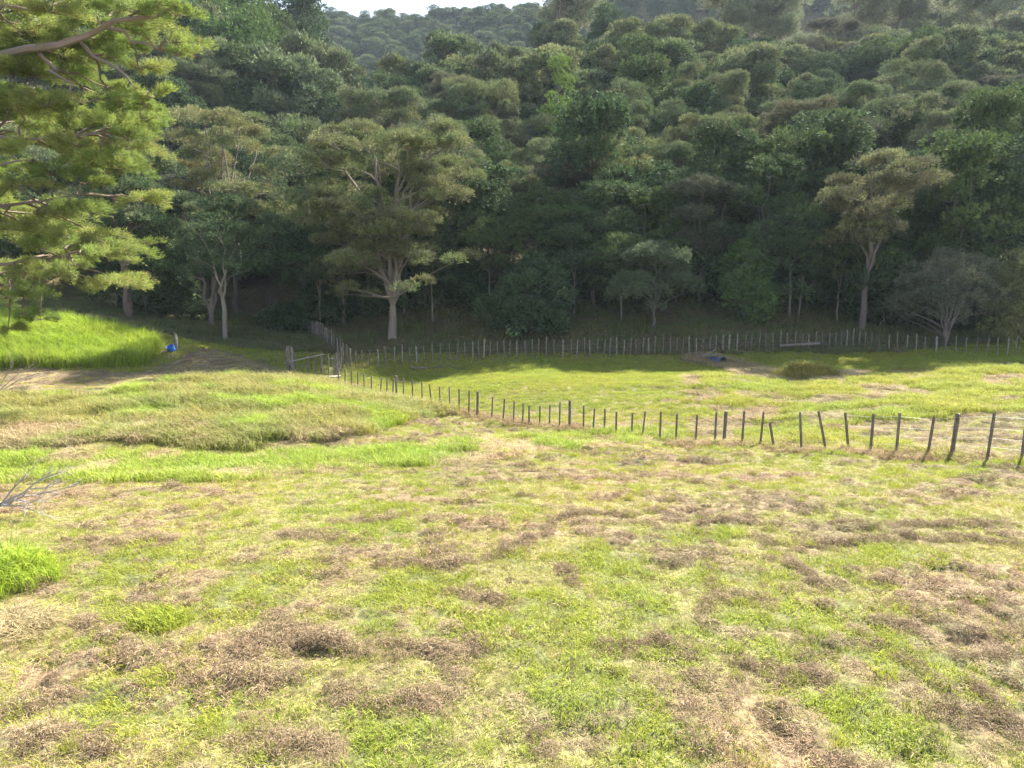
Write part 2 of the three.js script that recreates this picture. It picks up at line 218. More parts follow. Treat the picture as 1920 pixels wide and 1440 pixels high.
// o: H height, R crown radius, base (share of H where the crown begins), stems, pads, padR, flat, S leaf spray, cols, count, bark, lean
function growTree(seed, o) {
  const r = rng(seed), wood = new GB(), leaves = new GB(), stems = [];
  const n = o.stems, split = o.split ?? 0.15, splitP = [(r() - 0.5) * 0.2 + (o.lean?.[0] ?? 0) * split, o.H * split, (r() - 0.5) * 0.2 + (o.lean?.[1] ?? 0) * split];
  const tr = o.trunk ?? o.H * 0.018;
  tube(wood, [[0, -0.6, 0], [0, 0.05, 0], ...wobble([0, 0.3, 0], splitP, 3, 0.15, r)], tr * (n > 1 ? 1.4 : 1.15), tr * (o.thin ? 0.85 : 1.05), 9, o.bark, r);
  for (let i = 0; i < n; i++) {
    const a = (i + r() * 0.7) / n * 6.283, q = n === 1 ? 0.1 : o.R * (0.25 + 0.4 * r()) * (o.spread ?? 1), end = [Math.cos(a) * q + (o.lean?.[0] ?? 0), o.H * (0.78 + 0.14 * r()), Math.sin(a) * q + (o.lean?.[1] ?? 0)];
    const mid = lerp3(splitP, end, 0.45); mid[0] -= Math.cos(a) * q * 0.12; mid[2] -= Math.sin(a) * q * 0.12;
    const pts = [...wobble(splitP, mid, 4, o.H * 0.05, r).slice(0, -1), ...wobble(mid, end, 4, o.H * 0.06, r)];
    tube(wood, pts, tr * (n > 1 ? o.thin ?? 0.75 : 1.05), tr * 0.2, 6, o.bark, r); stems.push(pts);
  }
  if (o.layers) for (let i = 0; i < o.layers; i++) { // flat-topped clouds of foliage held out on limbs
    const st = stems[i % n], t = i < n ? 1 : mix(o.tmin ?? 0.3, 1, r()), p = at3(st, t), a = Math.atan2(p[2] - (o.lean?.[1] ?? 0), p[0] - (o.lean?.[0] ?? 0)) + (r() - 0.5) * 2.6, out = o.R * (t > 0.99 ? 0.12 : 0.25 + 0.5 * r()) * (1.25 - 0.5 * t);
    const c = [p[0] + Math.cos(a) * out, Math.max(o.base * o.H, p[1] + out * (0.15 + 0.4 * r())), p[2] + Math.sin(a) * out], lr = o.R * (o.lr ?? 0.3) * (0.6 + 0.8 * r()), tilt = (r() - 0.5) * 0.5, k = Math.round(o.perLayer * (0.6 + 0.8 * r()));
    const limb = wobble(p, c, 4, 0.5, r, -0.12 * out); tube(wood, limb, tr * 0.3, 0.02, 5, o.bark, r);
    for (let j = 0; j < k; j++) {
      const b = r() * 6.283, q = Math.sqrt(r()) * lr, e = [c[0] + Math.cos(b) * q, c[1] + 0.35 * lr * (1 - (q / lr) ** 2) + tilt * Math.cos(b) * q + (r() - 0.5) * 0.25, c[2] + Math.sin(b) * q];
      pad(leaves, e, o.padR * (0.6 + 0.8 * r()), o.flat, o.S, o.cols, o.count, r, o.lift);
      if (j % 3 === 0) tube(wood, wobble(at3(limb, 0.6 + 0.4 * r()), e, 3, 0.2, r, -0.08), 0.022, 0.008, 3, o.bark, r);
    }
  }
  for (let i = 0; i < o.pads; i++) {
    const a = r() * 6.283, rho = Math.sqrt(r()), topY = o.shape === 'cone' ? 1 - rho : Math.sqrt(Math.max(0, 1 - rho * rho * 0.92));
    const shell = r() < (o.shell ?? 0.6), f = shell ? 0.8 + 0.2 * r() : r() * 0.85, lo = o.base * o.H, y = lo + (o.H - lo) * topY * f;
    const rr = o.R * (o.shape === 'cone' ? (1 - (y - lo) / (o.H - lo)) * (0.55 + 0.5 * r()) : rho * (0.92 + 0.16 * r()));
    const k = (y - lo) / (o.H - lo), c = [Math.cos(a) * rr + (o.lean?.[0] ?? 0) * (0.3 + 0.7 * k), y, Math.sin(a) * rr + (o.lean?.[1] ?? 0) * (0.3 + 0.7 * k)];
    const pr = o.padR * (0.65 + 0.7 * r());
    pad(leaves, c, pr, o.flat, o.S, o.cols, Math.round(o.count * (pr / o.padR) ** 2), r, o.lift);
    let best = null, bd = 1e9; for (const s of stems) for (let t = 0.05; t <= 1; t += 0.12) { const p = at3(s, t), e = Math.hypot(p[0] - c[0], p[2] - c[2]) + Math.abs(c[1] - p[1] - 0.5 * Math.hypot(p[0] - c[0], p[2] - c[2])) * 1.3; if (e < bd) { bd = e; best = p; } }
    if (i % (o.twigs ?? 2) === 0) { const bp = wobble(best, add(c, [0, -pr * o.flat * 0.3, 0]), 3, 0.35, r, -0.1); tube(wood, bp, tr * 0.22, 0.012, 4, o.bark, r); }
  }
  return { wood: wood.geo(), leaves: leaves.geo() };
}
const BARK_PALE = [0.15, 0.125, 0.105], BARK_BROWN = [0.13, 0.095, 0.07], BARK_GREY = [0.13, 0.12, 0.11];
const KAN = [[0.138, 0.168, 0.074], [0.118, 0.152, 0.068], [0.184, 0.2, 0.10], [0.108, 0.122, 0.066]];
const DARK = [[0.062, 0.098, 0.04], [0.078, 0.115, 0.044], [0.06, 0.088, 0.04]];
const LIVE = [[0.085, 0.14, 0.035], [0.10, 0.16, 0.04], [0.075, 0.12, 0.035]];
const GREY = [[0.105, 0.108, 0.07], [0.09, 0.092, 0.06], [0.12, 0.118, 0.078]];
const PINE = [[0.22, 0.245, 0.14], [0.25, 0.265, 0.165], [0.19, 0.22, 0.12]];
const S_FINE = { n: 7, len: 0.28, open: 0.75, leaf: 0.24, w: 0.03 }, S_BROAD = { n: 6, len: 0.28, open: 1.0, leaf: 0.2, w: 0.042, full: true }, S_FAR = { n: 5, len: 0.4, open: 0.9, leaf: 0.4, w: 0.09 }, S_PINE = { n: 9, len: 0.3, open: 0.8, leaf: 0.3, w: 0.016 };
const M_KAN = [leafMat(0.22, [1, 1, 1], 0.9), leafMat(0.22, [0.86, 0.95, 0.9], 0.9), leafMat(0.22, [1.12, 1.1, 0.95], 0.9)], M_DARK = [leafMat(0.22, [1, 1, 1], 0.9), leafMat(0.22, [0.88, 0.95, 0.95], 0.9), leafMat(0.22, [1.15, 1.12, 0.9], 0.9)], M_PINE = leafMat(0.225);
const kinds = {
  kanuka: [1, 2, 3, 4, 5].map(i => growTree(100 + i, { H: 9, R: 3.3, base: 0.3, stems: 3 + i % 3, pads: 14, layers: 17, perLayer: 9, padR: 0.48, flat: 0.6, S: S_FINE, cols: KAN, count: 40, bark: BARK_PALE, trunk: 0.11, twigs: 5, shell: 0.4, spread: 1.2 })),
  dark: [1, 2, 3, 4].map(i => growTree(200 + i, { H: 9, R: 2.9, base: 0.14, stems: 2 + i % 2, pads: 60, layers: 10, perLayer: 6, lr: 0.35, padR: 0.62, flat: 0.65, S: S_BROAD, cols: DARK, count: 36, bark: BARK_GREY, trunk: 0.11, lift: 0.3, twigs: 5 })),
  grey: [1, 2].map(i => growTree(300 + i, { H: 8, R: 2.7, base: 0.26, stems: 4, pads: 10, layers: 15, perLayer: 8, padR: 0.46, flat: 0.6, S: S_FINE, cols: GREY, count: 38, bark: BARK_GREY, trunk: 0.09, twigs: 4, spread: 1.2 })),
  live: [1, 2].map(i => growTree(400 + i, { H: 9, R: 2.4, base: 0.12, stems: 1, pads: 70, padR: 0.8, flat: 0.75, S: S_BROAD, cols: LIVE, count: 56, bark: BARK_GREY, trunk: 0.12, shape: i === 1 ? 'cone' : 'dome', lift: 0.35 })),
  pine: [1, 2].map(i => growTree(500 + i, { H: 18, R: 4.6, base: 0.4, stems: 1, pads: 10, layers: 34, perLayer: 7, lr: 0.3, padR: 0.75, flat: 0.5, S: { ...S_PINE, n: 7, leaf: 0.5, len: 0.5, w: 0.05 }, cols: PINE, count: 26, bark: BARK_BROWN, trunk: 0.24, tmin: 0.4, twigs: 3 })),
};
const far = { kanuka: growTree(900, { H: 9, R: 3.3, base: 0.3, stems: 4, pads: 20, layers: 14, perLayer: 8, padR: 0.6, flat: 0.6, S: S_FAR, cols: KAN, count: 20, bark: BARK_PALE, trunk: 0.13, twigs: 4 }), dark: growTree(901, { H: 9, R: 3, base: 0.2, stems: 2, pads: 46, layers: 8, perLayer: 6, padR: 0.7, flat: 0.7, S: S_FAR, cols: DARK, count: 26, bark: BARK_GREY, trunk: 0.13, twigs: 4 }) };
function plant(name, parts, mat, label, group, x, z, s, turn, sy = 1, sink = 0.05) {
  const t = thing(name, label, 'tree', x, groundH(x, z) - sink, z, turn, group);
  t.scale.set(s, s * sy, s);
  mesh('trunk', parts.wood, barkMat, t); mesh('crown', parts.leaves, mat, t);
  return t;
}
// --- single trees that stand out
const MARKS = [[60, 'behind the overhanging pine'], [245, 'behind the thick brown-trunked tree'], [445, 'behind the pale-crowned tree'], [735, 'behind the vase-shaped tree'], [1003, 'behind the rounded shrub'], [1225, 'behind the grey-green small tree'], [1395, 'behind the glossy green shrub'], [1615, 'behind the long-trunked grey tree'], [1775, 'behind the fan-stemmed shrub'], [1930, 'behind the sunlit olive shrub']];
const markOf = px => MARKS.reduce((m, q) => Math.abs(q[0] - px) < Math.abs(m[0] - px) ? q : m)[1];
const heroSpots = [];
const PY = (px, d) => (px - W0 / 2) / F * d; // sideways place of a spot at a depth (near the horizon line)
function heroTree(name, seed, px, d, o, mat, label, category = 'tree', keep = 2.2) {
  const x = PY(px, d), z = -d, g = growTree(seed, o), t = thing(name, label, category, x, groundH(x, z) - 0.05, z);
  mesh('trunk', g.wood, barkMat, t); mesh('crown', g.leaves, mat, t); heroSpots.push([x, z, keep]); return t;
}
heroTree('spreading_tree', 11, 735, 45.5, { H: 14.2, R: 5.2, base: 0.2, stems: 9, split: 0.16, spread: 1.25, tmin: 0.08, thin: 0.62, pads: 36, layers: 62, shell: 0.25, perLayer: 11, lr: 0.24, padR: 0.5, flat: 0.45, S: { ...S_FINE, leaf: 0.22, w: 0.026 }, cols: [...KAN, KAN[2], GREY[2]], count: 50, lean: [0.6, 0], bark: [0.19, 0.16, 0.135], trunk: 0.24, twigs: 2 }, M_KAN[2], 'tall vase-shaped tree with many bare stems, standing right behind the straight fence', 'tree', 3.6);
heroTree('brown_trunk_tree', 12, 245, 47, { H: 11, R: 4.2, base: 0.28, stems: 5, split: 0.22, pads: 0, layers: 24, perLayer: 9, padR: 0.5, flat: 0.45, S: S_FINE, cols: [...KAN, ...DARK], count: 42, bark: [0.12, 0.085, 0.068], trunk: 0.24, twigs: 3 }, M_KAN[1], 'thick brown-trunked tree at the top edge of the bright grass mound', 'tree', 2.6);
heroTree('twin_trunk_tree', 13, 398, 48, { H: 9.2, R: 3.2, base: 0.36, stems: 3, split: 0.03, spread: 0.8, pads: 0, layers: 18, perLayer: 9, padR: 0.5, flat: 0.45, S: S_FINE, cols: [...KAN, ...DARK], count: 42, bark: [0.15, 0.125, 0.105], trunk: 0.19, twigs: 3 }, M_KAN[1], 'tree with a cluster of upright trunks beside a thin pale trunk', 'tree', 2.2);
heroTree('pale_trunk_tree', 14, 422, 45, { H: 8, R: 2.2, base: 0.5, stems: 3, split: 0.34, pads: 44, padR: 0.75, flat: 0.45, S: S_FINE, cols: DARK, count: 52, bark: [0.22, 0.19, 0.16], trunk: 0.12, twigs: 3 }, M_DARK[0], 'slim tree with one thin pale bare trunk on the shaded grass', 'tree', 1.5);
heroTree('leaning_tree', 15, 1615, 47, { H: 11.8, R: 3.1, base: 0.42, stems: 4, split: 0.34, spread: 1.3, pads: 0, layers: 22, perLayer: 9, padR: 0.48, flat: 0.5, S: S_FINE, cols: [...GREY, KAN[2]], count: 42, bark: [0.13, 0.11, 0.098], trunk: 0.17, twigs: 3, lean: [0.5, 0] }, M_KAN[2], 'tall brownish-grey tree on a single long trunk where the far fence bends', 'tree', 2.4);
heroTree('pale_crown_tree', 16, 445, 58, { H: 16.5, R: 4.4, base: 0.5, stems: 6, split: 0.1, pads: 0, layers: 30, perLayer: 10, lr: 0.28, padR: 0.52, flat: 0.5, S: S_FINE, cols: [KAN[2], KAN[0], [0.19, 0.185, 0.085]], count: 46, bark: BARK_PALE, trunk: 0.2, twigs: 3 }, M_KAN[2], 'pale olive tree with bunched bare stems rising above the shaded clearing', 'tree', 3.4);
heroTree('cone_tree', 17, 1045, 80, { H: 14.5, R: 3.6, base: 0.06, stems: 1, pads: 100, padR: 0.8, flat: 0.8, S: S_BROAD, cols: [[0.115, 0.185, 0.04], [0.13, 0.2, 0.045]], count: 58, bark: BARK_GREY, trunk: 0.16, shape: 'cone', lift: 0.5 }, M_DARK[2], 'bright green cone-shaped tree poking out of the olive canopy', 'tree', 4.6);
const shrubs = [
  ['round_shrub', 21, 1003, 46, { H: 4.9, R: 2.1, base: 0.02, stems: 3, pads: 60, padR: 0.7, flat: 0.8, S: S_BROAD, cols: DARK, count: 58, bark: BARK_GREY, trunk: 0.08 }, M_DARK[1], 'dense dark green rounded shrub beside the large-leaved plant'],
  ['grey_shrub_tree', 22, 1225, 46.5, { H: 5.3, R: 2.7, base: 0.14, stems: 5, pads: 20, layers: 14, perLayer: 8, padR: 0.5, flat: 0.6, S: S_FINE, cols: [[0.125, 0.145, 0.08], [0.11, 0.13, 0.075]], count: 42, bark: BARK_GREY, trunk: 0.09 }, M_KAN[1], 'grey-green bushy small tree on the bank behind the far fence'],
  ['bright_shrub', 23, 1395, 48.5, { H: 5.2, R: 1.6, base: 0.05, stems: 2, pads: 44, padR: 0.65, flat: 0.85, S: S_BROAD, cols: [[0.085, 0.15, 0.05], [0.075, 0.13, 0.05]], count: 54, bark: BARK_GREY, trunk: 0.08 }, M_DARK[2], 'glossy fresh green shrub on the brown bank near the culvert'],
  ['fan_shrub', 24, 1775, 44.3, { H: 5.6, R: 2.9, base: 0.3, stems: 12, split: 0.04, pads: 64, padR: 0.7, flat: 0.6, S: S_FINE, cols: [[0.125, 0.135, 0.085], [0.105, 0.12, 0.075]], count: 52, bark: [0.2, 0.17, 0.16], trunk: 0.09, twigs: 1 }, M_KAN[0], 'grey-green shrub with a fan of bare pinkish-grey stems'],
  ['edge_shrub', 25, 1925, 42.5, { H: 5.8, R: 2.0, base: 0.06, stems: 4, pads: 56, padR: 0.65, flat: 0.7, S: S_FINE, cols: [KAN[2], [0.14, 0.16, 0.075]], count: 56, bark: BARK_GREY, trunk: 0.08 }, M_KAN[2], 'sunlit olive shrub beside the fan-stemmed grey shrub'],
  ['olive_bush', 26, 940, 47, { H: 2.6, R: 1.4, base: 0.02, stems: 3, pads: 26, padR: 0.55, flat: 0.8, S: S_BROAD, cols: DARK, count: 48, bark: BARK_GREY, trunk: 0.04 }, M_DARK[0], 'low dark bush at the foot of the rounded shrub'],
];
for (const [n, sd, px, d, o, m, l] of shrubs) heroTree(n, sd, px, d, o, m, l, 'shrub', 1.6);
{ // a few bare understorey trees along the shaded forest edge
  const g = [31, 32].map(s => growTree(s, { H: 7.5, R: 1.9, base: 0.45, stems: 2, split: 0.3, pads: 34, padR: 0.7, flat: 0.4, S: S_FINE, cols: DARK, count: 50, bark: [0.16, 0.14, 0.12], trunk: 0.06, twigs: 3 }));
  [[575, 52], [600, 50], [920, 50], [812, 49], [1075, 49], [1165, 47.5], [1478, 49.5], [1495, 49.8], [1568, 49]].forEach(([px, d], i) => {
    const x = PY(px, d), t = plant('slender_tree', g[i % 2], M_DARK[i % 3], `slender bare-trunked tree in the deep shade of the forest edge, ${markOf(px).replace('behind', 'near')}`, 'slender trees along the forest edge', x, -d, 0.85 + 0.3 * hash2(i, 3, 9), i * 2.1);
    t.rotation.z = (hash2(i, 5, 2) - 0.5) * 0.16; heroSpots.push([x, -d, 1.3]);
  });
}

{ // low bushes filling the shaded forest edge
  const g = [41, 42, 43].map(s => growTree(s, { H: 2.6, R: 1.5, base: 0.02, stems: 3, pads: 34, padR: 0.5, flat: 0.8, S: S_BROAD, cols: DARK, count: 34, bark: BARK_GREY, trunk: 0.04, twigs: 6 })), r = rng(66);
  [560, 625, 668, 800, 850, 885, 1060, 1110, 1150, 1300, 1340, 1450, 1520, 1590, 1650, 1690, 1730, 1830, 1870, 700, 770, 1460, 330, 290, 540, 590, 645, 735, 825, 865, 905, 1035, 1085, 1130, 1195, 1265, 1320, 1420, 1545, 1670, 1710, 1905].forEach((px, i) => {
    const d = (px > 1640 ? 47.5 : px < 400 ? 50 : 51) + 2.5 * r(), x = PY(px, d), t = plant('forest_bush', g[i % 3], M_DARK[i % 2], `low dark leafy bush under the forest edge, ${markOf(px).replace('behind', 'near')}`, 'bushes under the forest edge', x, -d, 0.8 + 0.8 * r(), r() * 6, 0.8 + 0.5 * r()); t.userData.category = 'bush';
  });
}

// --- the forest on the hillside, tree by tree
const LABELS = {
  kanuka: ['olive_tree', ['olive', 'grey-olive', 'yellow-olive'], 'olive trees of the hillside forest'],
  dark: ['dark_tree', ['dark green', 'deep bluish-green', 'mid-green'], 'dark green trees of the hillside forest'],
  grey: ['brown_grey_tree', ['brownish', 'grey-brown', 'straw-brown'], 'brown-grey trees of the hillside forest'],
  live: ['fresh_green_tree', ['fresh green', 'cool fresh green', 'bright green'], 'fresh green trees of the hillside forest'],
};

{
  const r = rng(77), spots = [];
  for (let d = 51; d < 136; ) {
    const step = 4.3 + (d - 51) * 0.018;
    for (let x = -0.86 * d - 3; x < 0.86 * d + 3; x += step) {
      const X = x + (r() - 0.5) * step * 0.75, D = d + (r() - 0.5) * step * 0.75, px = 960 + F * X / D;
      if (D < footOf(X) - 1.5 && X < -12 && px > 330 && px < 640) continue;      // the shaded clearing where a fence runs back
      if (px < 250 && (D > 105 || (D > 62 && r() < 0.4))) continue;              // mostly behind the pine
      if (heroSpots.some(([hx, hz, k]) => Math.hypot(hx - X, hz + D) < k)) continue;
      spots.push([X, D, px, r(), r(), r()]);
    }
    d += step * 0.92;
  }
  for (const [px, D] of [[380, 72], [420, 78], [455, 70], [470, 82], [500, 74], [525, 82], [545, 70], [400, 88], [440, 92], [500, 90], [350, 80], [330, 90]]) spots.push([PY(px, D), D, px, r(), 0.75 + 0.25 * r(), r()]);
  let count = 0;
  spots.forEach(([X, D, px, a, b, c]) => {
    const n = fbm(X / 13 + 40, D / 13, 71, 2), left = sstep(-0.16, -0.3, X / D) * sstep(85, 100, D);
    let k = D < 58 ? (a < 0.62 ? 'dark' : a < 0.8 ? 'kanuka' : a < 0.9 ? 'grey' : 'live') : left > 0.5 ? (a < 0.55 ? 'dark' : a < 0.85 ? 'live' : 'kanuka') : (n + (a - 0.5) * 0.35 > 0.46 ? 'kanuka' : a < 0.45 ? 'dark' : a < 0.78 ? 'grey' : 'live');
    if (D > 62 && k !== 'kanuka' && left < 0.5 && b < 0.25) k = 'kanuka';
    let s = 0.68 + 0.6 * b * b + 0.08 * a; if (left > 0.3) s *= 1.3; if (D < 59 && px > 920) s *= 1.18; if (k === 'live') s *= 0.9;
    const kind = kinds[k], v = Math.floor(c * 97) % kind.length, mats = k === 'kanuka' || k === 'grey' ? M_KAN : M_DARK, L = LABELS[k];
    const parts = D > 88 && (k === 'kanuka' || k === 'dark') ? far[k] : kind[v];
    const mi = Math.floor(c * 31) % 3, mark = markOf(px);
    const size = s > 1.02 ? 'large' : s < 0.88 ? 'small' : 'mid-sized', zone = D < 57 ? 'at the forest foot' : D < 72 ? 'low on the wooded slope' : D < 92 ? 'halfway up the wooded slope' : D < 112 ? 'high on the wooded slope' : 'along the wooded crest';
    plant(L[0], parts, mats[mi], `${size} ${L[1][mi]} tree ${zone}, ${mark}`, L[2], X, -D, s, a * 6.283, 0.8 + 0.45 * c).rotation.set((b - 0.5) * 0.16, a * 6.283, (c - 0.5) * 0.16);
    count++;
  });
  console.log('forest trees', count);
}
{ // pines on the ridge behind the canopy
  const spots = [[1042, 136, 1.0], [1330, 133, 0.72], [1425, 135, 0.85], [1490, 165, 1], [1560, 150, 1.05], [1640, 152, 1.1], [1712, 158, 1.15], [1812, 136, 1.05], [1880, 150, 1.1], [1935, 144, 1.05], [1765, 150, 0.9], [905, 175, 0.85], [960, 185, 0.8], [860, 190, 0.75], [1600, 172, 1.2]];
  spots.forEach(([px, d, s], i) => plant('ridge_pine', kinds.pine[i % 2], M_PINE, 'tall hazy pine standing on the ridge above the forest canopy', 'pines along the ridge', PY(px, d), -d, s * 1.55, i * 1.7, 1.08, 0.2));
  // taller dark conifers on the spur
  [[350, 96, 1.9], [395, 94, 2.0], [428, 99, 2.1], [462, 95, 2.0], [500, 100, 2.15], [535, 97, 1.8], [565, 105, 1.9], [600, 110, 1.8], [640, 112, 1.45], [410, 106, 2.2], [480, 108, 2.2]].forEach(([px, d, s], i) => plant('spur_conifer', kinds.live[0], M_DARK[i % 2], 'tall dark green pointed conifer on the spur against the sky', 'conifers on the spur', PY(px, d), -d, s, i * 1.3, 1.05, 0.1));
}
{ // woods on the hills far behind, one mass
  const r = rng(5), a = [[], []];
  for (let d = 178; d < 430; d += 7.5) for (let x = -0.3 * d - 10; x < 0.86 * d; x += 7) { const X = x + (r() - 0.5) * 6, D = d + (r() - 0.5) * 6, s = 0.9 + 0.5 * r(); a[r() < 0.5 ? 0 : 1].push([X, D, s, r() * 6.28]); }
  a.forEach((list, k) => {
    const m = new THREE.InstancedMesh([far.dark, far.kanuka][k].leaves, [M_DARK[0], M_KAN[1]][k], list.length), M = new THREE.Object3D();
    list.forEach(([x, d, s, t], i) => { M.position.set(x, groundH(x, -d) - 1, -d); M.rotation.y = t; M.scale.setScalar(s); M.updateMatrix(); m.setMatrixAt(i, M.matrix); });
    m.name = k ? 'distant_olive_woods' : 'distant_dark_woods'; shade(m); scene.add(m);
    tag(m, k ? 'hazy olive woods on the far hills' : 'hazy dark green woods on the far hills', 'woods', null, 'stuff');
  });
}

// --- the large pine whose boughs hang over the left of the paddock
{
  const r = rng(404), tx = -19.5, tz = -24, gy = groundH(tx, tz);
  const t = thing('overhanging_pine', 'big sunlit pine with drooping yellow-green boughs over the grass mound', 'tree', tx, gy - 0.1, tz);
  const loc = (px, py, d) => { const p = at(px, py, d); return [p.x - tx, p.y - gy + 0.1, p.z - tz]; };
  const wood = new GB(), bough = new GB(), needles = new GB(), trunkPts = wobble([0, -0.6, 0], [0.8, 19, -0.4], 10, 0.5, r);
  tube(wood, trunkPts, 0.42, 0.12, 10, BARK_BROWN, r);
  const PADS = [[250, 25, 22, 1.1], [330, 80, 22, 0.8], [300, 25, 23, 0.9], [180, 40, 23, 1.2], [100, 25, 22, 1.1], [40, 60, 23, 1.2], [120, 110, 23.5, 1.0], [200, 110, 23, 0.8], [260, 130, 23, 0.7], [330, 105, 21.6, 0.5], [290, 185, 22, 0.65], [240, 195, 23, 0.9], [200, 190, 22.5, 0.9], [265, 225, 22, 0.55], [150, 215, 23, 1.0], [210, 240, 22, 0.9], [240, 265, 21.8, 0.6], [90, 200, 22, 1.1], [30, 190, 22, 1.1], [60, 270, 23, 1.2], [140, 275, 22, 0.9], [190, 300, 22, 0.8], [215, 290, 22, 0.5], [100, 330, 22.5, 1.0], [30, 350, 22, 1.2], [160, 345, 22, 0.6], [130, 390, 22, 0.8], [70, 400, 22, 1.0], [10, 430, 22, 1.1], [130, 445, 22, 0.8], [80, 470, 21.8, 0.9], [160, 478, 21.5, 0.55], [30, 505, 22, 0.9], [110, 515, 21.6, 0.7], [65, 545, 21.6, 0.6], [10, 560, 21.5, 0.6], [140, 500, 21.7, 0.5], [40, 590, 21.5, 0.4], [75, 600, 21.4, 0.3], [15, 620, 21.6, 0.35], [330, 30, 22.5, 0.6], [20, 120, 22.6, 0.9], [10, 10, 23, 1.1], [150, -20, 23, 1.2], [60, -60, 22.5, 1.3], [220, -70, 22.5, 1.2], [-60, 40, 22.5, 1.2], [-80, 180, 22.5, 1.2], [-70, 320, 22.5, 1.2], [-80, 450, 22.5, 1.1], [-60, 560, 22, 0.9]].map(([px, py, d, s]) => [...loc(px, py, d), s]);
  for (let i = 0; i < 80; i++) PADS.push([...loc(-60 + 330 * r() ** 1.3, -30 + 560 * r(), 23.5 + 3 * r()), 0.7 + 0.5 * r()]);
  for (let i = PADS.length - 80; i < PADS.length; i++) { const p = PADS[i]; if (p[1] < 7.5 && p[0] > 6.2) p[0] -= 3; }
  for (let i = 0; i < 40; i++) { const a = r() * 6.283, y = 5 + r() * 14, q = (1 - Math.abs(y - 8) / 22) * (2.5 + 4.5 * r()); if (Math.cos(a) * q < 3.2) PADS.push([Math.cos(a) * q, y, Math.sin(a) * q - 0.3, 0.8 + 0.5 * r()]); }
  const S = { n: 15, len: 0.22, open: 0.6, leaf: 0.17, w: 0.0085 }, cols = [[0.21, 0.27, 0.06], [0.175, 0.24, 0.055], [0.245, 0.285, 0.075]], brown = [0.2, 0.13, 0.07];
  const big = wobble(loc(-110, 125, 23), loc(110, 85, 22.5), 4, 0.3, r).concat(wobble(loc(110, 85, 22.5), loc(345, 5, 22), 4, 0.3, r).slice(1));
  tube(wood, wobble(at3(trunkPts, 0.5), big[0], 3, 0.2, r), 0.16, 0.15, 7, [0.2, 0.16, 0.14], r); tube(wood, big, 0.15, 0.05, 7, [0.2, 0.16, 0.14], r);
  const main = [big];
  for (const [a, b] of [[[70, 92], [150, 195]], [[140, 70], [270, 175]], [[190, 50], [300, 95]], [[-60, 260], [190, 250]], [[-60, 395], [150, 365]], [[-60, 500], [130, 480]], [[-80, 330], [60, 300]], [[-40, 40], [150, -30]]]) { const m = wobble(loc(a[0], a[1], 22.8), loc(b[0], b[1], 22), 6, 0.45, r); tube(wood, m, 0.07, 0.02, 5, [0.18, 0.14, 0.12], r); main.push(m); if (a[0] < 0) tube(wood, wobble(at3(trunkPts, clamp((m[0][1] - 0.6) / 19.6)), m[0], 3, 0.2, r), 0.1, 0.07, 5, BARK_BROWN, r); }
  for (const [x, y, z, s] of PADS) {
    const c = [x, y, z], R = s * 0.95; let best = at3(trunkPts, clamp((y - 0.5) / 19.6)), bd = len(sub(best, c)) * 1.1;
    for (const m of main) for (let q = 0; q <= 1; q += 0.1) { const p = at3(m, q), e = len(sub(p, c)); if (e < bd) { bd = e; best = p; } }
    tube(wood, wobble(best, c, 4, 0.3, r, -0.1), 0.05, 0.015, 4, BARK_BROWN, r);
    const k = jit(cols[Math.floor(r() * 3)], r, 0.1), n = Math.round(270 * s * s + 60);
    for (let i = 0; i < 6 * s; i++) { // fingers of foliage that droop and turn up at the tip
      const a = r() * 6.283, e = add(c, [(Math.cos(a) * 0.8 + 0.35) * R * (0.7 + 0.6 * r()), (r() - 0.62) * R * 0.5, (Math.sin(a) * 0.8 + 0.15) * R * (0.7 + 0.6 * r())]), f = wobble(c, e, 5, 0.2, r, -0.08);
      tube(wood, f, 0.018, 0.006, 3, BARK_BROWN, r);
      for (let j = 0; j < n / 6 / s * 0.9; j++) { const q = 0.15 + 0.9 * r(), p = at3(f, q), o = [(r() - 0.5), r() * 0.7, (r() - 0.5)]; spray(needles, add(p, [(r() - 0.5) * 0.3 * R, (r() - 0.4) * 0.2 * R, (r() - 0.5) * 0.3 * R]), add(norm(sub(e, c)), o, 1.1), S, r() < 0.04 ? brown : k, r); }
    }
  }
  mesh('trunk', wood.geo(), barkMat, t); const cr = mesh('needles', needles.geo(), leafMat(0.45, [1, 1, 1], 0.9), t);
  console.log('pine tris', needles.p.length / 9);
}

